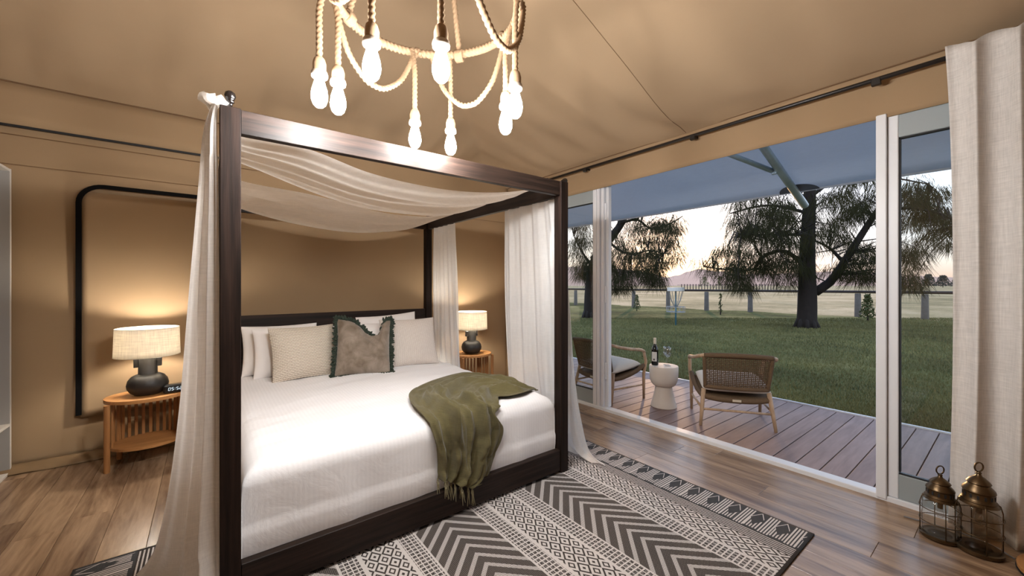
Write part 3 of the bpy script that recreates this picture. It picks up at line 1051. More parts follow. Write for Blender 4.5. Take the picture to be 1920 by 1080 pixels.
LX, LY = MX1 - MX0 - 2 * MR, MY1 - MY0 - 2 * MR
DROP = MR * PI / 2 + (MT - MBOT - MR)


def bed_pt(sx, sy, lift=0.0):
    px, dx = fold(sx, LX); py, dy = fold(sy, LY)
    x, y = MX0 + MR + px, MY0 + MR + py
    d = max(dx, dy)
    puff = .020 * math.sin(PI * min(1, max(0, (x - MX0) / (MX1 - MX0)))) * math.sin(PI * min(1, max(0, (y - MY0) / (MY1 - MY0))))
    wr = .010 * nz(x * 2.2, y * 3.0, d * 4) + .008 * nz(x * 1.3 + y * 2.2, y * 7.5 - x * 1.6, d * 3) + .004 * nz(x * 4 + y * 3, y * 14 - x * 4, 2)
    if d > .02:      # hanging part: slight vertical ripples and a hem crease
        rp = .006 * math.sin(x * 16 + 2 * nz(x * 3)) * smooth((d - .08) / .2) + .007 * smooth((d - .27) / .02) * (1 - smooth((d - .32) / .1))
        if dy >= dx and sy < 0: y -= rp + lift
        elif dx > dy: x += (rp + lift) * (1 if sx > 0 else -1)
    top = max(0.0, 1 - d / MR)
    z = MT - d + (puff + wr) * top + lift * (1 if d < .03 else max(0, 1 - d / MR))
    return Vector((x, y, z))


NB = (110, 120)
bedding = MB().grid(lambda u, v: bed_pt(lerp(-DROP, LX + DROP, u), lerp(-DROP, LY + DROP * .3, v)), *NB).build('bedding', SHEET, smooth=True, origin=((MX0 + MX1) / 2, (MY0 + MY1) / 2, MBOT))
tag(bedding, 'white striped bed cover tucked over the mattress', 'bedding')


# pillows -----------------------------------------------------------
def pillow(name, label, cat, c, w, h, t, yaw, lean, mat, group=None, chop=0.0, roll=0.0, n=26):
    """c = middle of its bottom edge on the bed; leans back by lean degrees"""
    M = Matrix.Translation(c) @ Matrix.Rotation(R(yaw), 4, 'Z') @ Matrix.Rotation(R(-lean), 4, 'X') @ Matrix.Rotation(R(roll), 4, 'Y')
    sd = hash(label) % 97 if False else sum(map(ord, label)) % 97
    def P(u, v, side):
        a, b = 2 * u - 1, 2 * v - 1
        x = w / 2 * a * (1 - .055 * math.cos(b * PI / 2)); z = h / 2 * b * (1 - .055 * math.cos(a * PI / 2))
        th = t / 2 * (max(0, 1 - abs(a) ** 3.0) * max(0, 1 - abs(b) ** 3.0)) ** .62
        th *= 1 + .10 * nz(a * 2 + sd, b * 2, side * 3)
        if chop:
            k = math.exp(-((a - .40) / (.55 if a < .40 else .20)) ** 2) * smooth((b + .25) / 1.2)
            z -= chop * k; th *= 1 - .35 * k
            x += .02 * k * (-1 if a < .40 else 1)
        y = -side * th + .006 * nz(a * 3 + sd, b * 3)
        return M @ Vector((x, y, z + h / 2 * .965))
    mb = MB()
    # spacing denser to the rim so that the rounding is smooth
    e = lambda q: .5 - .5 * math.cos(PI * q)
    mb.grid(lambda u, v: P(e(u), e(v), 1), n, n, uv=lambda u, v: (e(u), e(v)))
    mb.grid(lambda u, v: P(e(u), e(v), -1), n, n, uv=lambda u, v: (e(u), e(v)), flip=True)
    # soften through merging of the rim
    ob = mb.build(name, mat, smooth=True)
    import bmesh
    bm = bmesh.new(); bm.from_mesh(ob.data); bmesh.ops.remove_doubles(bm, verts=bm.verts, dist=.0004); bm.to_mesh(ob.data); bm.free()
    tag(ob, label, cat, group)
    return ob, P


ZB = MT + .012
G = 'white sleeping pillows against the headboard'
pillow('pillow', 'white pillow furthest left, against the headboard', 'pillow', (.53, 4.05, ZB), .60, .43, .16, 0, 10, PILLOWW, G)
pillow('pillow', 'white pillow behind the left ribbed cushion', 'pillow', (.63, 3.88, ZB), .66, .42, .17, 1, 14, PILLOWW, G)
pillow('pillow', 'white pillow in the middle, behind the fringed cushion', 'pillow', (1.10, 4.05, ZB), .60, .40, .15, 0, 10, PILLOWW, G)
pillow('pillow', 'white pillow standing highest behind the right ribbed cushion', 'pillow', (1.53, 4.045, ZB), .64, .48, .15, 0, 9, PILLOWW, G, roll=-3)
pillow('pillow', 'white pillow between the fringed cushion and the right ribbed cushion', 'pillow', (1.40, 3.87, ZB), .62, .42, .16, -1, 14, PILLOWW, G)
pillow('cushion', 'cream ribbed cushion with horizontal ribs on the left of the bed', 'cushion', (.67, 3.68, ZB - .004), .52, .46, .15, 6, 20, RIBH)
pillow('cushion', 'pale ribbed cushion with vertical ribs on the right of the bed', 'cushion', (1.575, 3.62, ZB - .004), .55, .48, .15, -6, 20, RIBV)
cu, PF = pillow('fringed_cushion', 'taupe velvet cushion with dark green fringe and dented top', 'cushion', (1.075, 3.50, ZB), .46, .50, .17, -9, 20, VELVET, chop=.14, roll=4)
rnd = random.Random(2)
mb = MB()
cen = PF(.5, .5, 0)
for k in range(168):
    q = k / 168 * 4; s_, f = int(q), q - int(q)
    u, v = ((f, 0), (1, f), (1 - f, 1), (0, 1 - f))[s_]
    p = PF(u, v, 0); o = (p - cen).normalized()
    for j in range(3):
        d = (o + Vector((rnd.random() - .5, rnd.random() - .5, rnd.random() - .5)) * 1.3).normalized() * (.022 + .030 * rnd.random())
        e = p + d; e.z = max(e.z, ZB + .004)
        mb.tube([p, p + d * .55, e], [.003, .011, .005], 5)
f_ = mb.build('fringe', FRINGE, cu); f_['kind'] = 'stuff'

# throw -------------------------------------------------------------
SURF = []
for ix in range(-20, int((LX + .15) * 80)):
    for iy in range(-int(DROP * 80), int(1.3 * 80)):
        q = bed_pt(ix / 80, iy / 80); d_ = q.dot(FWD)
        SURF.append((960 + CAM_F * q.dot(RGT) / d_, HOR - CAM_F * (q.z - CAM_H) / d_, ix / 80, iy / 80))


def bed_s(px, py):
    """bed cover coordinates seen at a point of the photograph"""
    b = min(SURF, key=lambda q: (q[0] - px) ** 2 + (q[1] - py) ** 2)
    return Vector((b[2], b[3], 0))


EA = [bed_s(*q) for q in [(1006, 734), (960, 718), (905, 707), (850, 709), (800, 724), (768, 746), (776, 772), (800, 800), (812, 832), (814, 862), (815, 892)]]
EB_ = [bed_s(*q) for q in [(1006, 737), (985, 745), (958, 750), (935, 752), (936, 766), (924, 778), (938, 798), (934, 826), (922, 858), (908, 896), (894, 934)]]


def throw_pt(u, v):
    a, b = poly(EA, v), poly(EB_, v)
    bulge = .0
    s = a.lerp(b, u)
    w = (a - b).length
    fl = 0.0
    for k, (n, ph, am) in enumerate(((2.6, .3, .045), (4.7, 1.7, .026), (9.1, .6, .009))):
        fl += am * (1 - abs(math.sin(PI * (n * u + ph + .5 * math.sin(v * 4 + k) + (.9 - k * .5) * v + .25 * nz(u * 3, v * 4, k))))) ** 1.3
    fl *= min(1, w / .25) * (.35 + .65 * smooth(min(u, 1 - u) * 8)) * smooth(v * 7)
    fl += (.016 * abs(nz(u * 6 + v * 3, v * 9 - u * 2, 4)) + .010 * abs(nz(u * 13, v * 18 + u * 5, 8))) * smooth(min(u, 1 - u) * 10)
    if .45 < v: fl *= 1.25
    rim = .010 * math.exp(-(min(u, 1 - u) / .04) ** 2)
    return bed_pt(s.x, s.y, .010 + fl + rim)


throw = MB().grid(throw_pt, 70, 130).build('throw_blanket', THROW, smooth=True, solid=.004)
tag(throw, 'olive green linen throw draped over the foot of the bed', 'blanket')
mb = MB()
for k in range(13):
    p = throw_pt(k / 12, 1.0); q = Vector((rnd.random() - .5, -.3 * rnd.random(), 0)) * .02
    for j in (-1, 1):
        L = .045 + .03 * rnd.random()
        mb.tube([p, p + Vector((j * .005, -.004, -.02)), p + Vector((j * .002, -.008, -.03)), p + q + Vector((j * .008, -.010, -.03 - L))], [.0025, .003, .0045, .0015], 5)
mb.build('tassels', THROWEDGE, throw)['kind'] = 'stuff'


# bed drapes ---------------------------------------------------------
def drape(name, label, rows_, folds, amp, mat, nu=90, nv=70, seed=0, parent=None, group=None):
    """rows_: list of (height, [plan points]); cloth hanging between them with pleats growing downward"""
    zs = [r[0] for r in rows_]
    def P(u, v):
        x = v * (len(rows_) - 1); i = min(int(x), len(rows_) - 2); f = x - i
        c = []
        for k in (max(0, i - 1), i, i + 1, min(len(rows_) - 1, i + 2)):
            r = rows_[k]; p = poly([(q[0], q[1], 0) for q in r[1]], u); p.z = r[0] + (r[1][0][2] if len(r[1][0]) > 2 else 0); c.append(p)
        p = .5 * ((2 * c[1]) + (c[2] - c[0]) * f + (2 * c[0] - 5 * c[1] + 4 * c[2] - c[3]) * f * f + (3 * c[1] - c[0] - 3 * c[2] + c[3]) * f ** 3)
        r = rows_[i + (1 if f > .5 else 0)][1]
        e = poly([(q[0], q[1], 0) for q in r], min(1, u + .02)) - poly([(q[0], q[1], 0) for q in r], max(0, u - .02))
        n = Vector((e.y, -e.x, 0)); n = n.normalized() if n.length > 1e-6 else Vector((1, 0, 0))
        uu = u + .05 * nz(u * 3 + seed, v * 1.5)
        a = lerp(amp[0], amp[1], v)
        off = a * (math.sin(2 * PI * folds * uu + seed) + .4 * math.sin(2 * PI * folds * 2.3 * uu + 1 + seed + v)) + a * .5 * nz(u * 5, v * 3, seed)
        p = p + n * off
        p.z = max(p.z, .012 + .004 * math.sin(u * 20))
        return p
    ob = MB().grid(P, nu, nv).build(name, mat, parent, smooth=True)
    if parent is None: tag(ob, label, 'curtain', group)
    return ob


drape('bed_curtain', 'cream bed curtain tied to the near left post of the bed',
      [(2.11, [(.035, 2.03), (.02, 2.05), (.02, 2.06)]), (2.0, [(.028, 2.025), (.0, 2.06), (-.01, 2.12)]), (1.75, [(.028, 2.02), (.0, 2.1), (-.03, 2.2)]), (1.3, [(.028, 2.018), (-.02, 2.12), (-.06, 2.3)]), (.8, [(.026, 2.016), (-.03, 2.14), (-.095, 2.36)]),
       (.4, [(.024, 2.014), (-.05, 2.16), (-.14, 2.42)]), (.12, [(.03, 1.99), (-.07, 2.12), (-.2, 2.48)]), (.016, [(.025, 1.93), (-.12, 2.06), (-.27, 2.50)])], 3.2, (.002, .028), LINENDRAPE, 110, 90, 1.0)
tag(MB().tube([(.030 + .03 * math.cos(a) - .01, 2.045 + .032 * math.sin(a), 2.118 + .012 * math.sin(a * 2 + 1)) for a in [2 * PI * k / 14 for k in range(14)]], [.016 + .008 * math.sin(k * 2.1) for k in range(14)], 8, closed=True, lobes=3, twist=40, lob=.3).build('curtain_knot', LINENDRAPE, smooth=True), 'knotted cream fabric around the finial of the near left post', 'curtain')
drape('bed_curtain', 'cream bed curtain at the head end beside the left bedside table',
      [(2.0, [(.05, 3.75), (.05, 3.9), (.05, 4.12)]), (1.0, [(.035, 3.75), (.03, 3.9), (.03, 4.1)]), (.45, [(.02, 3.72), (.01, 3.9), (.015, 4.08)]), (.08, [(-.05, 3.66), (-.03, 3.85), (.01, 4.05)]), (.014, [(-.17, 3.72), (-.12, 3.9), (-.02, 4.02)])], 3, (.006, .022), LINENDRAPE, 60, 50, 2.0)
drape('bed_curtain', 'sheer white bed curtain at the head end in front of the right lamp',
      [(2.0, [(2.045, 4.10), (2.05, 3.9), (2.045, 3.60)]), (1.3, [(2.05, 4.12), (2.06, 3.88), (2.05, 3.58)]), (.6, [(2.06, 4.12), (2.07, 3.86), (2.06, 3.53)]), (.05, [(2.08, 4.12), (2.1, 3.84), (2.09, 3.48)])], 5, (.010, .022), SHEER, 100, 40, 3.0)
drape('bed_curtain', 'sheer white bed curtain hanging by the near right post',
      [(2.0, [(2.045, 2.76), (2.05, 2.4), (2.06, 2.12)]), (1.3, [(2.05, 2.76), (2.10, 2.4), (2.125, 2.05)]), (.7, [(2.07, 2.75), (2.13, 2.4), (2.17, 2.03)]), (.3, [(2.09, 2.74), (2.17, 2.38), (2.235, 2.02)]), (.09, [(2.12, 2.74), (2.22, 2.34), (2.275, 1.99)]), (.022, [(2.14, 2.76), (2.32, 2.26), (2.30, 1.88)])], 4.4, (.010, .026), SHEER, 110, 60, 4.0)


def at_Y(px, py, Y):
    d = FWD + RGT * ((px - 960) / CAM_F); t = Y / d.y
    return Vector((d.x * t, Y, CAM_H - (py - HOR) / CAM_F * t))


def swag(label, fa, fb, ya, yb, seed):
    """cloth between the side canopy rails; fa/fb: its front and rear edges, ya/yb their room depths at either rail"""
    def edge(px, yy):
        n = len(px); P = [Vector((.055, yy[0], 2.106))]
        for k, (a, b) in enumerate(px): P.append(at_Y(a, b, lerp(yy[0], yy[1], smooth((k + 1) / (n + 1)))))
        P.append(Vector((2.055, yy[1], 2.106)))
        return P
    A, B = edge(fa, ya), edge(fb, yb)
    def P(u, v):
        p = poly(A, u).lerp(poly(B, u), v)
        s_ = min(1.0, 4 * u * (1 - u) * 1.6)
        e = math.sin(PI * v) ** .7
        f = (.35 + .65 * s_) * e
        p.z += f * (-.022 + .016 * math.sin(v * 14 + seed + 1.4 * math.sin(u * 3 + seed)) + .009 * math.sin(v * 31 + u * 3 + seed) + .014 * nz(u * 2.2, v * 5, seed))
        p.y += f * .02 * math.sin(v * 13 + u * 4 + seed)
        if u > .985 or u < .015: p.z = max(p.z, 2.104)
        return p
    ob = MB().grid(P, 90, 60).build('canopy_swag', LINENDRAPE, smooth=True)
    return tag(ob, label, 'curtain', 'swags of cloth over the canopy frame')


swag('cream cloth swag over the front half of the bed canopy', [(453, 256), (576, 279), (690, 323), (787, 347), (869, 359), (950, 360)], [(453, 307), (584, 360), (673, 388), (747, 400), (824, 405)], (2.26, 2.24), (2.95, 3.44), .4)
swag('cream cloth swag over the rear half of the bed canopy', [(453, 339), (584, 365), (706, 396), (760, 404), (815, 405)], [(453, 392), (559, 421), (665, 436), (747, 431)], (3.05, 3.46), (4.12, 4.12), 2.2)

# ------------------------------------------------------------------ rug
RX0, RX1, RY0, RY1 = -.502, 2.602, .685, 2.748
rug = MB()
NX, NY = 124, 84
rug.grid(lambda u, v: (lerp(RX0, RX1, u), lerp(RY0, RY1, v), .009 + .0012 * nz(u * 9, v * 7) + .003 * smooth((abs(u - .5) - .49) * 100) * nz(v * 12, 3)), NX, NY, uv=lambda u, v: (lerp(RX0, RX1, u), lerp(RY0, RY1, v)))
rug = rug.build('rug', RUG, smooth=True)
md = rug.modifiers.new('pile', 'SOLIDIFY'); md.thickness = .008; md.offset = -1
tag(rug, 'black and white geometric flatweave rug under the bed', 'rug')


# ------------------------------------------------------------------ bedside tables, lamps, clock
def bedside(cx, cy, label):
    t = thing('bedside_table', (cx, cy, 0), label, 'table', 'slatted oak bedside tables')
    A, B, H = .245, .215, .51
    ell = lambda k, n, a, b: (cx + a * math.cos(2 * PI * k / n), cy + b * math.sin(2 * PI * k / n))
    auto(MB().prism([ell(k, 48, A, B) for k in range(48)], H - .024, H).build('table_top', OAKX, t))
    auto(MB().prism([ell(k, 48, A - .03, B - .03) for k in range(48)], .135, .155).build('shelf', OAKX, t))
    for a in (-152, -28, 40, 140):
        x, y = cx + (A - .016) * math.cos(R(a)), cy + (B - .016) * math.sin(R(a))
        if a < 0: y = cy - .135; x = cx + (.208 if a > -90 else -.208)
        auto(MB().lathe([(.016, 0), (.018, .01), (.018, H - .024)], (x, y, 0), 14).build('leg', OAKZ, t))
    for k in range(19):
        a = -20 + k * 220 / 18
        x, y = cx + (A - .04) * math.cos(R(a)), cy + (B - .04) * math.sin(R(a))
        MB().box((x, y, (.155 + H - .024) / 2), (.012, .020, H - .024 - .155), Matrix.Rotation(R(a), 3, 'Z'), .002).build('slat', OAKZ, t)
    return t


bedside(-.362, 4.165, 'slatted oak bedside table left of the bed')
bedside(2.60, 4.165, 'slatted oak bedside table right of the bed behind the sheer curtain')


def lamp(cx, cy, z, label, rot=0):
    t = thing('table_lamp', (cx, cy, z), label, 'lamp', 'black ceramic bedside lamps')
    prof = [(0, 0), (.060, 0), (.078, .004), (.104, .024), (.120, .052), (.124, .080), (.117, .112), (.098, .140), (.074, .154), (.059, .159), (.057, .164), (.056, .285), (.053, .292), (0, .292)]
    auto(MB().lathe(prof, (cx, cy, z), 32).build('body', CERAMIC, t), 30)
    for s_ in (-1, 1):
        m = Matrix.Rotation(rot, 3, 'Z')
        o = m @ Vector((s_ * .066, 0, .245))
        MB().box((cx + o.x, cy + o.y, z + o.z), (.030, .036, .066), m, .003).build('lug', CERAMIC, t)
    MB().tube([(cx, cy, z + .29), (cx, cy, z + .372)], .012, 10).build('socket', PLASTICB, t)
    z0, z1, rb, rt = z + .302, z + .512, .193, .187
    sh = MB()
    sh.grid(lambda u, v: (cx + lerp(rb, rt, v) * math.cos(2 * PI * u), cy + lerp(rb, rt, v) * math.sin(2 * PI * u), lerp(z0, z1, v)), 56, 6)
    shade = sh.build('lamp_shade', SHADE, t, smooth=True, solid=.003)
    for zz, rr in ((z0, rb), (z1, rt)):
        MB().tube([(cx + rr * math.cos(2 * PI * k / 48), cy + rr * math.sin(2 * PI * k / 48), zz) for k in range(48)], .003, 6, closed=True).build('rim', SHADE, shade, smooth=True)
    MB().lathe([(0, 0), (.012, 0), (.013, .02), (.028, .05), (.030, .07), (.020, .092), (0, .1)], (cx, cy, z + .365), 12).build('bulb', emis('warm_lamp_bulb', (1, .92, .80), LAMP_L) if 'warm_lamp_bulb' not in MATS else MATS['warm_lamp_bulb'], t, smooth=True)
    return t


lamp(-.362, 4.15, .51, 'black ceramic lamp with linen drum shade on the left bedside table')
lamp(2.58, 4.15, .51, 'black ceramic lamp with linen drum shade on the right bedside table')

ck = thing('alarm_clock', (-.195, 4.085, .51), 'black digital alarm clock reading 05:52 beside the left lamp', 'clock')
mrot = Matrix.Rotation(R(8), 3, 'Z')
MB().box((-.195, 4.085, .51 + .034), (.15, .07, .064), mrot, .010).build('body', PLASTICB, ck)
SEG = {'0': 'abcdef', '5': 'acdfg', '2': 'abdeg'}
SG = {'a': (0, 1, 1), 'g': (0, 0, 1), 'd': (0, -1, 1), 'f': (-1, .5, 0), 'b': (1, .5, 0), 'e': (-1, -.5, 0), 'c': (1, -.5, 0)}


def seg_char(ch, x0):
    mb = MB()
    for s_ in SEG[ch]:
        a, b, hz = SG[s_]
        c = Vector((x0 + a * .0058 + b * .0014, -.0362, .002 + b * .0105))
        d = (.009, .0012, .0026) if hz else (.0026, .0012, .009)
        mb.box((0, 0, 0), d); n = 8
        mb.v[-n:] = [tuple(mrot @ (Vector(q) + c) + Vector((-.195, 4.085, .544))) for q in mb.v[-n:]]
    mb.build('digit', DIGIT, ck)


for ch, x0 in (('0', -.040), ('5', -.021), ('5', .008), ('2', .027)): seg_char(ch, x0)
mb = MB()
for b in (-.005, .006):
    c = mrot @ Vector((-.0065, -.0362, .002 + b)) + Vector((-.195, 4.085, .544)); mb.box(c, (.0026, .0012, .0026), mrot)
mb.build('colon', DIGIT, ck)

# ------------------------------------------------------------------ open shelf unit at the left edge
sx1, sx0, sy1, sy0, sh = -1.116, -1.58, 4.44, 3.10, 2.187
un = thing('shelf_unit', ((sx0 + sx1) / 2, (sy0 + sy1) / 2, 0), 'tall white edged open shelf unit at the left wall', 'shelf')
for y in (sy0, sy1): MB().box(((sx0 + sx1) / 2, y, sh / 2), (sx1 - sx0, .018, sh), bev=.001).build('side_panel', SHELFG, un)
for z in (.009, .353, sh - .009): MB().box(((sx0 + sx1) / 2, (sy0 + sy1) / 2, z), (sx1 - sx0, sy1 - sy0 - .018, .018), bev=.001).build('shelf', SHELFW, un)
MB().box((sx0 + .006, (sy0 + sy1) / 2, sh / 2), (.008, sy1 - sy0 - .02, sh - .02)).build('back_panel', SHELFG, un)
for y in (sy0, sy1): MB().box((sx1 + .0015, y, sh / 2), (.003, .018, sh)).build('edge_band', SHELFW, un)

# ------------------------------------------------------------------ rope chandelier
CX, CY, HZ, CR = .778, 1.61, 2.60, .40
ch = thing('rope_chandelier', (CX, CY, 2.0), 'jute rope chandelier with bare filament bulbs above the foot of the bed', 'chandelier')
RK = dict(n=12, lobes=3, twist=95.0, lob=.20)


def rope(path, r, name='rope', parent=ch, closed=False, step=.0042):
    L = 0; out = []
    n = 60
    P = [poly(path, k / n) for k in range(n + 1)] if not closed else [Vector(p) for p in path]
    length = sum((P[i + 1] - P[i]).length for i in range(len(P) - 1))
    m = max(6, int(length / step))
    if not closed: P = [poly(path, k / m) for k in range(m + 1)]
    return MB().tube(P, r, closed=closed, **RK).build(name, ROPE, parent, smooth=True)


rope([(CX + CR * math.cos(2 * PI * k / 560), CY + CR * math.sin(2 * PI * k / 560), HZ + .01 * math.sin(4 * PI * k / 560)) for k in range(560)], .019, 'hoop', closed=True)
drops = [(599, 202), (634, 215), (697, 152), (827, 155), (778, 278), (845, 291), (966, 222), (948, 252)]
BZ = 2.07
angs = []
for px, py in drops:
    d = (BZ - CAM_H) * CAM_F / (HOR - py)
    p = at_depth(px, py, d)
    a = math.atan2(p.y - CY, p.x - CX); angs.append(a)
    x, y = p.x, p.y
    hx, hy = CX + CR * math.cos(a), CY + CR * math.sin(a)
    top = HZ + .02
    dr = thing('x', (x, y, BZ), 'x', 'x')
    for k_ in ('label', 'category'): del dr[k_]
    dr.name = 'pendant_drop'; WORLD[dr.name] = Vector((x, y, BZ)); dr.parent = ch; dr.location = Vector((x, y, BZ)) - WORLD[ch.name]
    rope([(hx, hy, top), (lerp(hx, x, .6), lerp(hy, y, .6), HZ - .06), (x, y, HZ - .14), (x, y, BZ + .30), (x, y, BZ + .185)], .0115, 'rope', dr)
    # whipped jute cap, white socket, bulb
    MB().lathe([(.010, .205), (.020, .195), (.0255, .175), (.025, .150), (.022, .142)][::-1], (x, y, BZ), 16).build('jute_cap', ROPE, dr, smooth=True)
    mb = MB().lathe([(.020, .118), (.030, .122), (.032, .132), (.029, .144), (.020, .147)], (x, y, BZ), 16)
    mb.build('socket', SOCKETW, dr, smooth=True)
    MB().lathe([(0, 0), (.014, .003), (.024, .014), (.0305, .034), (.0315, .048), (.028, .072), (.021, .096), (.0165, .112), (.0155, .122)], (x, y, BZ), 16).build('bulb', BULB, dr, smooth=True)
# ropes gathered up to the ceiling point and swags between the drops
AP = Vector((CX, CY, ceil_z(CX, CY) - .02))
for k in range(4):
    a = R(40 + 90 * k)
    rope([(CX + CR * math.cos(a), CY + CR * math.sin(a), HZ + .02), (CX + CR * .5 * math.cos(a), CY + CR * .5 * math.sin(a), (HZ + AP.z) / 2 + .05), tuple(AP)], .013, 'suspension_rope')
    # wrapped knot on the hoop
    mb = MB(); c = Vector((CX + CR * math.cos(a), CY + CR * math.sin(a), HZ)); tg = Vector((-math.sin(a), math.cos(a), 0)); rd = Vector((math.cos(a), math.sin(a), 0))
    mb.tube([c + tg * (.04 * (q / 40 - .5)) + (rd * math.cos(q * .8) + Vector((0, 0, 1)) * math.sin(q * .8)) * .026 for q in range(41)], .008, 6)
    mb.build('knot', ROPE, ch, smooth=True)
MB().lathe([(.0, -.05), (.05, -.04), (.06, 0), (0, .0)], AP + Vector((0, 0, .015)), 20).build('ceiling_rose', ROPE, ch, smooth=True)


def hoop_at(px):
    """angle of the far or near hoop point nearest to a photograph column"""
    best = min(range(360), key=lambda k: abs(px - proj_px(CX + CR * math.cos(R(k)), CY + CR * math.sin(R(k)))) + (0 if True else 0))
    return R(best)


def proj_px(x, y):
    v = Vector((x, y, 0)); return 960 + CAM_F * v.dot(RGT) / v.dot(FWD)


def hp(a, dz=.0): return Vector((CX + CR * math.cos(a), CY + CR * math.sin(a), HZ + dz))


Fa = math.atan2(FWD.y, FWD.x)               # direction pointing away from the camera
for a0, a1, sg in ((Fa + 1.55, Fa + .36, .25), (Fa + .2, Fa - .93, .28), (Fa - 1.5, Fa - 2.7, .30), (Fa + 3.0, Fa + 2.1, .22)):
    p, q = hp(a0), hp(a1); out = ((p + q) / 2 - Vector((CX, CY, HZ))); out.z = 0; out = out.normalized() * .03 if out.length > .01 else Vector()
    pts = [p + Vector((0, 0, .024)), p + out * .8 + Vector((0, 0, .0))]
    for t in (.15, .35, .5, .65, .85):
        m_ = p.lerp(q, t) + out * (1 + 3 * t * (1 - t)); m_.z = HZ - sg * (1 - (2 * t - 1) ** 2) ** .75; pts.append(m_)
    pts += [q + out * .8, q + Vector((0, 0, .024)), q - out * .7 - Vector((0, 0, .01))]
    rope(pts, .0125, 'swag_rope')

# ------------------------------------------------------------------ curtain rod and linen curtain
rod = thing('curtain_rod', (XR - .09, 1.3, 2.6), 'long black curtain rod above the glass doors', 'rod')
MB().tube([(XR - .09, -1.6, 2.632), (XR - .09, 3.55, 2.632)], .014, 12).build('pole', BLACKMETAL, rod, smooth=True)
for y in (.552, 1.72, 2.938):
    br = MB().box((XR - .045, y, 2.632), (.10, .012, .02), bev=.002); br.box((XR - .09, y, 2.618), (.03, .045, .045), bev=.003)
    br.build('bracket', BLACKMETAL, rod)
for y in (-1.6, 3.55): MB().lathe([(0, -.03), (.02, -.02), (.024, 0), (.02, .02), (0, .03)], (XR - .09, y, 2.632), 14).build('rod_end', BLACKMETAL, rod, smooth=True)


def curt(u, v):
    y = lerp(.235 - .018 * math.sin(v * PI * .5) , -1.05, u)
    a = lerp(.030, .040, v)
    ph = u * 9.0 * 2 * PI
    x = XR - .10 - .045 * (1 - v) ** 4 + a * math.sin(ph + .9 + .35 * nz(u * 6, v * 1.5)) + .012 * nz(u * 9, v * 2.5)
    z = lerp(2.668 + .02 * math.sin(ph + 1.2), .012, v)
    if u < .03: y += .018 * (1 - v) ** 6
    y += .012 * math.cos(ph + .9) + .05 * (v ** 3) * (1 - u) * .6
    return Vector((x, y, z))


tag(MB().grid(curt, 190, 60).build('linen_curtain', CURTAIN, smooth=True, solid=.002), 'oatmeal linen curtain hanging at the right edge of the glass doors', 'curtain')


# ------------------------------------------------------------------ lanterns, cable, lamp foot
def lantern(c, H, r, label, mat):
    t = thing('lantern', c, label, 'lantern', 'bronze wire lanterns on the floor by the curtain')
    x, y, z = c; gh = H * .54
    auto(MB().lathe([(0, .004), (r * 1.0, .004), (r * 1.06, .010), (r * 1.06, .022), (r * .98, .026), (r * .6, .022), (0, .022)], (x, y, z), 36).build('base', BRONZE, t), 30)
    MB().lathe([(r * .93, .022), (r * .95, .05), (r * .95, gh * .86), (r * .90, gh * .95), (r * .62, gh)], (x, y, z), 36).build('glass_jar', mat, t, smooth=True)
    for k in range(4):
        a = PI * k / 2 + R(20)
        MB().tube([(x + q * r * math.cos(a), y + q * r * math.sin(a), z + h) for q, h in ((1.02, .015), (1.02, gh * .5), (1.02, gh * .84), (.92, gh * .97), (.68, gh * 1.03))], .0024, 6).build('cage_wire', BRONZE, t, smooth=True)
    for h in (gh * .42, gh * .74):
        MB().tube([(x + 1.045 * r * math.cos(2 * PI * k / 36), y + 1.045 * r * math.sin(2 * PI * k / 36), z + h) for k in range(36)], .0024, 6, closed=True).build('cage_ring', BRONZE, t, smooth=True)
    s = r / .095; b = gh * .97
    k = (H - b) / .20
    prof = [(.086, 0), (.080, .004), (.074, .010), (.076, .014), (.070, .020), (.066, .024), (.064, .050), (.070, .056), (.066, .066), (.050, .080), (.046, .086), (.052, .092), (.044, .102), (.028, .114), (.014, .122), (.010, .130), (.013, .135), (.008, .141), (0, .142)]
    cap = auto(MB().lathe([(p * s, b + q * k) for p, q in prof], (x, y, z), 32).build('cap', BRONZE, t), 35)
    for q in range(14):
        a = 2 * PI * q / 14
        MB().box((x + .0655 * s * math.cos(a), y + .0655 * s * math.sin(a), z + b + .037 * k), (.003, .008, .018), Matrix.Rotation(a, 3, 'Z')).build('vent_slot', RUBBER, cap)
    rr = .027 * s; zc = z + b + .140 * k + rr
    m = Matrix.Rotation(R(-35), 3, 'Z')
    MB().tube([Vector((x, y, zc)) + m @ Vector((rr * math.cos(2 * PI * q / 24), 0, rr * math.sin(2 * PI * q / 24))) for q in range(24)], .0042 * s, 8, closed=True).build('ring_handle', BRONZE, t, smooth=True)
    MB().tube([(x, y, z + b), (x, y, z + b - .05)], .014 * s, 10).build('bulb_socket', BRONZE, t)
    MB().lathe([(.010 * s, 0), (.016 * s, -.012), (.020 * s, -.03), (.014 * s, -.046), (0, -.052)], (x, y, z + b - .05), 14).build('bulb', CLEARGLASS, t, smooth=True)
    return t


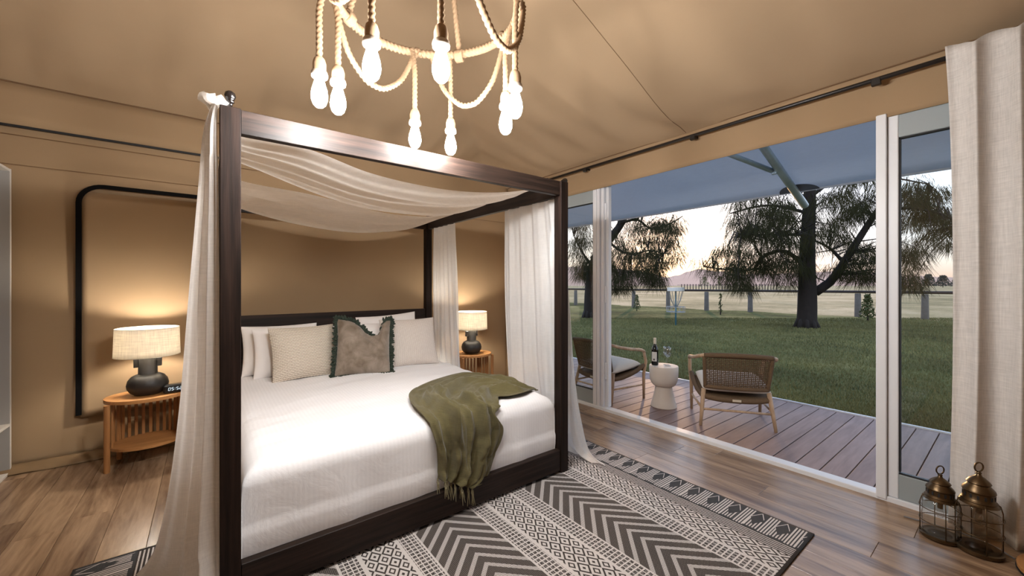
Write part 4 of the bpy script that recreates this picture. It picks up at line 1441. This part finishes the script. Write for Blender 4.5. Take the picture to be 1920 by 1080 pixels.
lantern((3.108, .266, 0), .400, .076, 'shorter bronze wire lantern with clear glass standing in front of the door leaf', CLEARGLASS)
lantern((3.105, .132, 0), .475, .081, 'taller bronze wire lantern with smoky glass standing in front of the linen curtain', SMOKEGLASS)
fl = thing('floor_lamp', (3.10, -.20, 0), 'floor lamp with round wooden foot at the right edge of the picture', 'lamp')
auto(MB().lathe([(.215, 0), (.218, .004), (.218, .009), (0, .009)], (3.10, -.20, 0), 36).build('felt_pad', RUBBER, fl))
auto(MB().lathe([(.210, .009), (.215, .013), (.215, .028), (.208, .032), (0, .032)], (3.10, -.20, 0), 36).build('foot', OAKX, fl))
MB().tube([(3.10, -.20, .03), (3.10, -.20, 1.42)], .011, 10).build('stem', OAKZ, fl, smooth=True)
s2 = MB().grid(lambda u, v: (3.10 + lerp(.12, .10, v) * math.cos(2 * PI * u), -.20 + lerp(.12, .10, v) * math.sin(2 * PI * u), lerp(1.36, 1.62, v)), 40, 4).build('lamp_shade', SHADE, fl, smooth=True, solid=.003)
cab = [(3.14, .02, .012), (3.16, .03, .006), (3.22, .09, .005), (3.25, .2, .005), (3.235, .33, .005), (3.22, .42, .005)]
tag(MB().tube([poly(cab, k / 40) for k in range(41)], .004, 6).build('power_cable', CABLE, smooth=True), 'grey power cable curving over the floor behind the lanterns', 'cable')


# ------------------------------------------------------------------ deck furniture
def lounge_chair(loc, ang, label):
    """local frame: +y forward (where the sitter looks), +x to the right"""
    M = Matrix.Translation((loc[0], loc[1], -.010)) @ Matrix.Rotation(ang - PI / 2, 4, 'Z')
    t = thing('lounge_chair', (loc[0], loc[1], -.010), label, 'chair', 'low woven chairs on the deck')
    B = lambda mb, n, mt, p=t, sm=True: mb.xf(M).build(n, mt, p, smooth=sm)
    for s in (-1, 1):
        B(MB().tube([(s * .318, -.285, 0), (s * .300, -.25, .17), (s * .280, -.215, .345)], [.014, .019, .021], 12), 'leg', TEAK)
        B(MB().tube([(s * .33, .255, 0), (s * .333, .25, .3), (s * .345, .275, .44), (s * .352, .23, .565)], [.014, .019, .018, .017], 12), 'leg', TEAK)
        arm = [(s * .352, .235, .565), (s * .36, .17, .592), (s * .357, .0, .615), (s * .345, -.16, .645), (s * .325, -.26, .672), (s * .27, -.315, .690)]
        B(MB().tube([poly(arm, k / 24) for k in range(25)], [.018] * 25, 12), 'armrest', TEAK)
        B(MB().tube([(s * .325, .25, .165), (s * .305, -.255, .165)], .011, 10), 'stretcher', TEAK)
        B(MB().tube([poly([(s * .332, .25, .40), (s * .325, .12, .34), (s * .305, -.08, .285), (s * .285, -.21, .275)], k / 12) for k in range(13)], .024, 10, lobes=5, twist=60, lob=.06), 'seat_rail', WICKER)
    B(MB().tube([(-.305, -.255, .155), (.305, -.255, .155)], .011, 10), 'stretcher', TEAK)
    B(MB().tube([poly([(-.29, -.305, .686), (-.15, -.335, .697), (0, -.342, .700), (.15, -.335, .697), (.29, -.305, .686)], k / 24) for k in range(25)], .023, 12), 'top_rail', WICKER)
    B(MB().tube([poly([(-.29, -.215, .275), (-.12, -.235, .255), (.12, -.235, .255), (.29, -.215, .275)], k / 20) for k in range(21)], .028, 10), 'rear_rail', WICKER)
    B(MB().tube([poly([(-.335, .245, .36), (0, .26, .35), (.335, .245, .36)], k / 20) for k in range(21)], .024, 10), 'front_rail', WICKER)
    # woven back: bound edges and an open basket weave of cords
    def bp(u, v):      # u across -1..1, v up 0..1
        hw = lerp(.272, .292, v)
        bow = .035 * (1 - u * u)
        return Vector((u * hw, lerp(-.225, -.303, v) - bow, lerp(.365, .680, v)))
    for s in (-1, 1):
        B(MB().tube([bp(s * .985, k / 10) for k in range(11)], .018, 10), 'back_edge', WICKER)
    B(MB().tube([bp(lerp(-1, 1, k / 20), .02) for k in range(21)], .019, 10), 'back_edge', WICKER)
    mb = MB()
    NV, NH = 34, 17
    for i in range(NV):
        u = -.95 + 1.9 * i / (NV - 1)
        mb.tube([bp(u, k / 17) + Vector((0, .004 * (1 if (k + i) % 2 else -1), 0)) for k in range(18)], .0052, 4, flat=.6)
    for j in range(NH):
        v = .07 + .9 * j / (NH - 1)
        mb.tube([bp(-.97 + 1.94 * k / 33, v) + Vector((0, .004 * (-1 if (k + j) % 2 else 1), 0)) for k in range(34)], .0058, 4, flat=.6)
    w = B(mb, 'woven_back', WICKER); w['kind'] = 'stuff'
    # sling under the cushion, then the cushion
    B(MB().grid(lambda u, v: (lerp(-.30, .30, u), lerp(-.21, .25, v), lerp(.285, .365, v) - .02 * math.sin(PI * u)), 8, 8), 'seat_sling', WICKER)
    mb = MB()
    def cp(a, b, top):
        x = .292 * a; y = lerp(-.235, .245, (b + 1) / 2)
        e = (max(0, 1 - abs(a) ** 5) * max(0, 1 - abs(b) ** 5)) ** .4
        m_ = lerp(.355, .405, (b + 1) / 2)
        return Vector((x, y, m_ + (.060 if top else -.045) * e))
    mb.grid(lambda u, v: cp(-math.cos(PI * u), -math.cos(PI * v), True), 20, 20); mb.grid(lambda u, v: cp(-math.cos(PI * u), -math.cos(PI * v), False), 20, 20, flip=True)
    B(mb, 'seat_cushion', CUSHW)
    B(MB().box((0, -.268, .258), (.075, .004, .022), bev=.001), 'maker_tag', TAG, sm=False)
    return t


lounge_chair((4.21, 1.81), math.atan2(.573, .82), 'woven low deck chair seen from behind, right of the white side table')
lounge_chair((3.93, 3.13), R(-5), 'woven low deck chair partly behind the far door frame')

tx, ty, tz = 4.06, 2.46, -.010
st_ = thing('side_table', (tx, ty, tz), 'white hourglass side table between the two deck chairs', 'table')
auto(MB().lathe([(.132, 0), (.138, .004), (.138, .012), (.118, .085), (.100, .16), (.090, .215), (.088, .228)], (tx, ty, tz), 48).build('pedestal', PLASTER, st_), 40)
auto(MB().lathe([(.060, .226), (.090, .230), (.112, .240), (.132, .262), (.146, .300), (.152, .345), (.154, .400), (.154, .452), (.150, .458), (0, .460)], (tx, ty, tz), 48).build('bowl_top', PLASTER, st_), 40)
TT = tz + .460
bx, by = 4.005, 2.535
bt = thing('wine_bottle', (bx, by, TT), 'dark wine bottle with white label on the side table', 'bottle')
MB().lathe([(0, 0), (.034, 0), (.0375, .005), (.0375, .165), (.034, .188), (.022, .212), (.0155, .232), (.0145, .268), (0, .268)], (bx, by, TT), 28).build('glass_body', BOTTLEG, bt, smooth=True)
MB().lathe([(.0152, .236), (.0158, .238), (.0158, .300), (.0150, .303), (0, .303)], (bx, by, TT), 20).build('capsule', FOIL, bt)
ca = math.atan2(-by, -bx)
lb = MB().grid(lambda u, v: (bx + .0381 * math.cos(ca - .95 + 1.5 * u), by + .0381 * math.sin(ca - .95 + 1.5 * u), TT + lerp(.045, .150, v)), 14, 1).build('label', PAPER, bt, solid=.0006)
MB().grid(lambda u, v: (bx + .0386 * math.cos(ca - .50 + .5 * u), by + .0386 * math.sin(ca - .50 + .5 * u), TT + lerp(.055, .075, v)), 6, 1).build('crest', INK, lb)
for i, (dx, dy) in enumerate(((.020, -.045), (.068, .000))):
    gx, gy = 4.06 + dx - .01, 2.46 + dy
    g = MB().lathe([(.034, 0), (.033, .002), (.010, .006), (.0042, .012), (.0038, .085), (.008, .096), (.026, .112), (.036, .138), (.037, .155), (.033, .185), (.030, .205), (.0293, .205), (.0322, .185), (.036, .155), (.035, .139), (.025, .114), (0, .100)], (gx, gy, TT), 28).build('wine_glass', CLEARGLASS, smooth=True)
    tag(g, ('nearer empty stemmed wine glass beside the bottle', 'further empty stemmed wine glass on the side table')[i], 'glass', 'wine glasses on the side table')
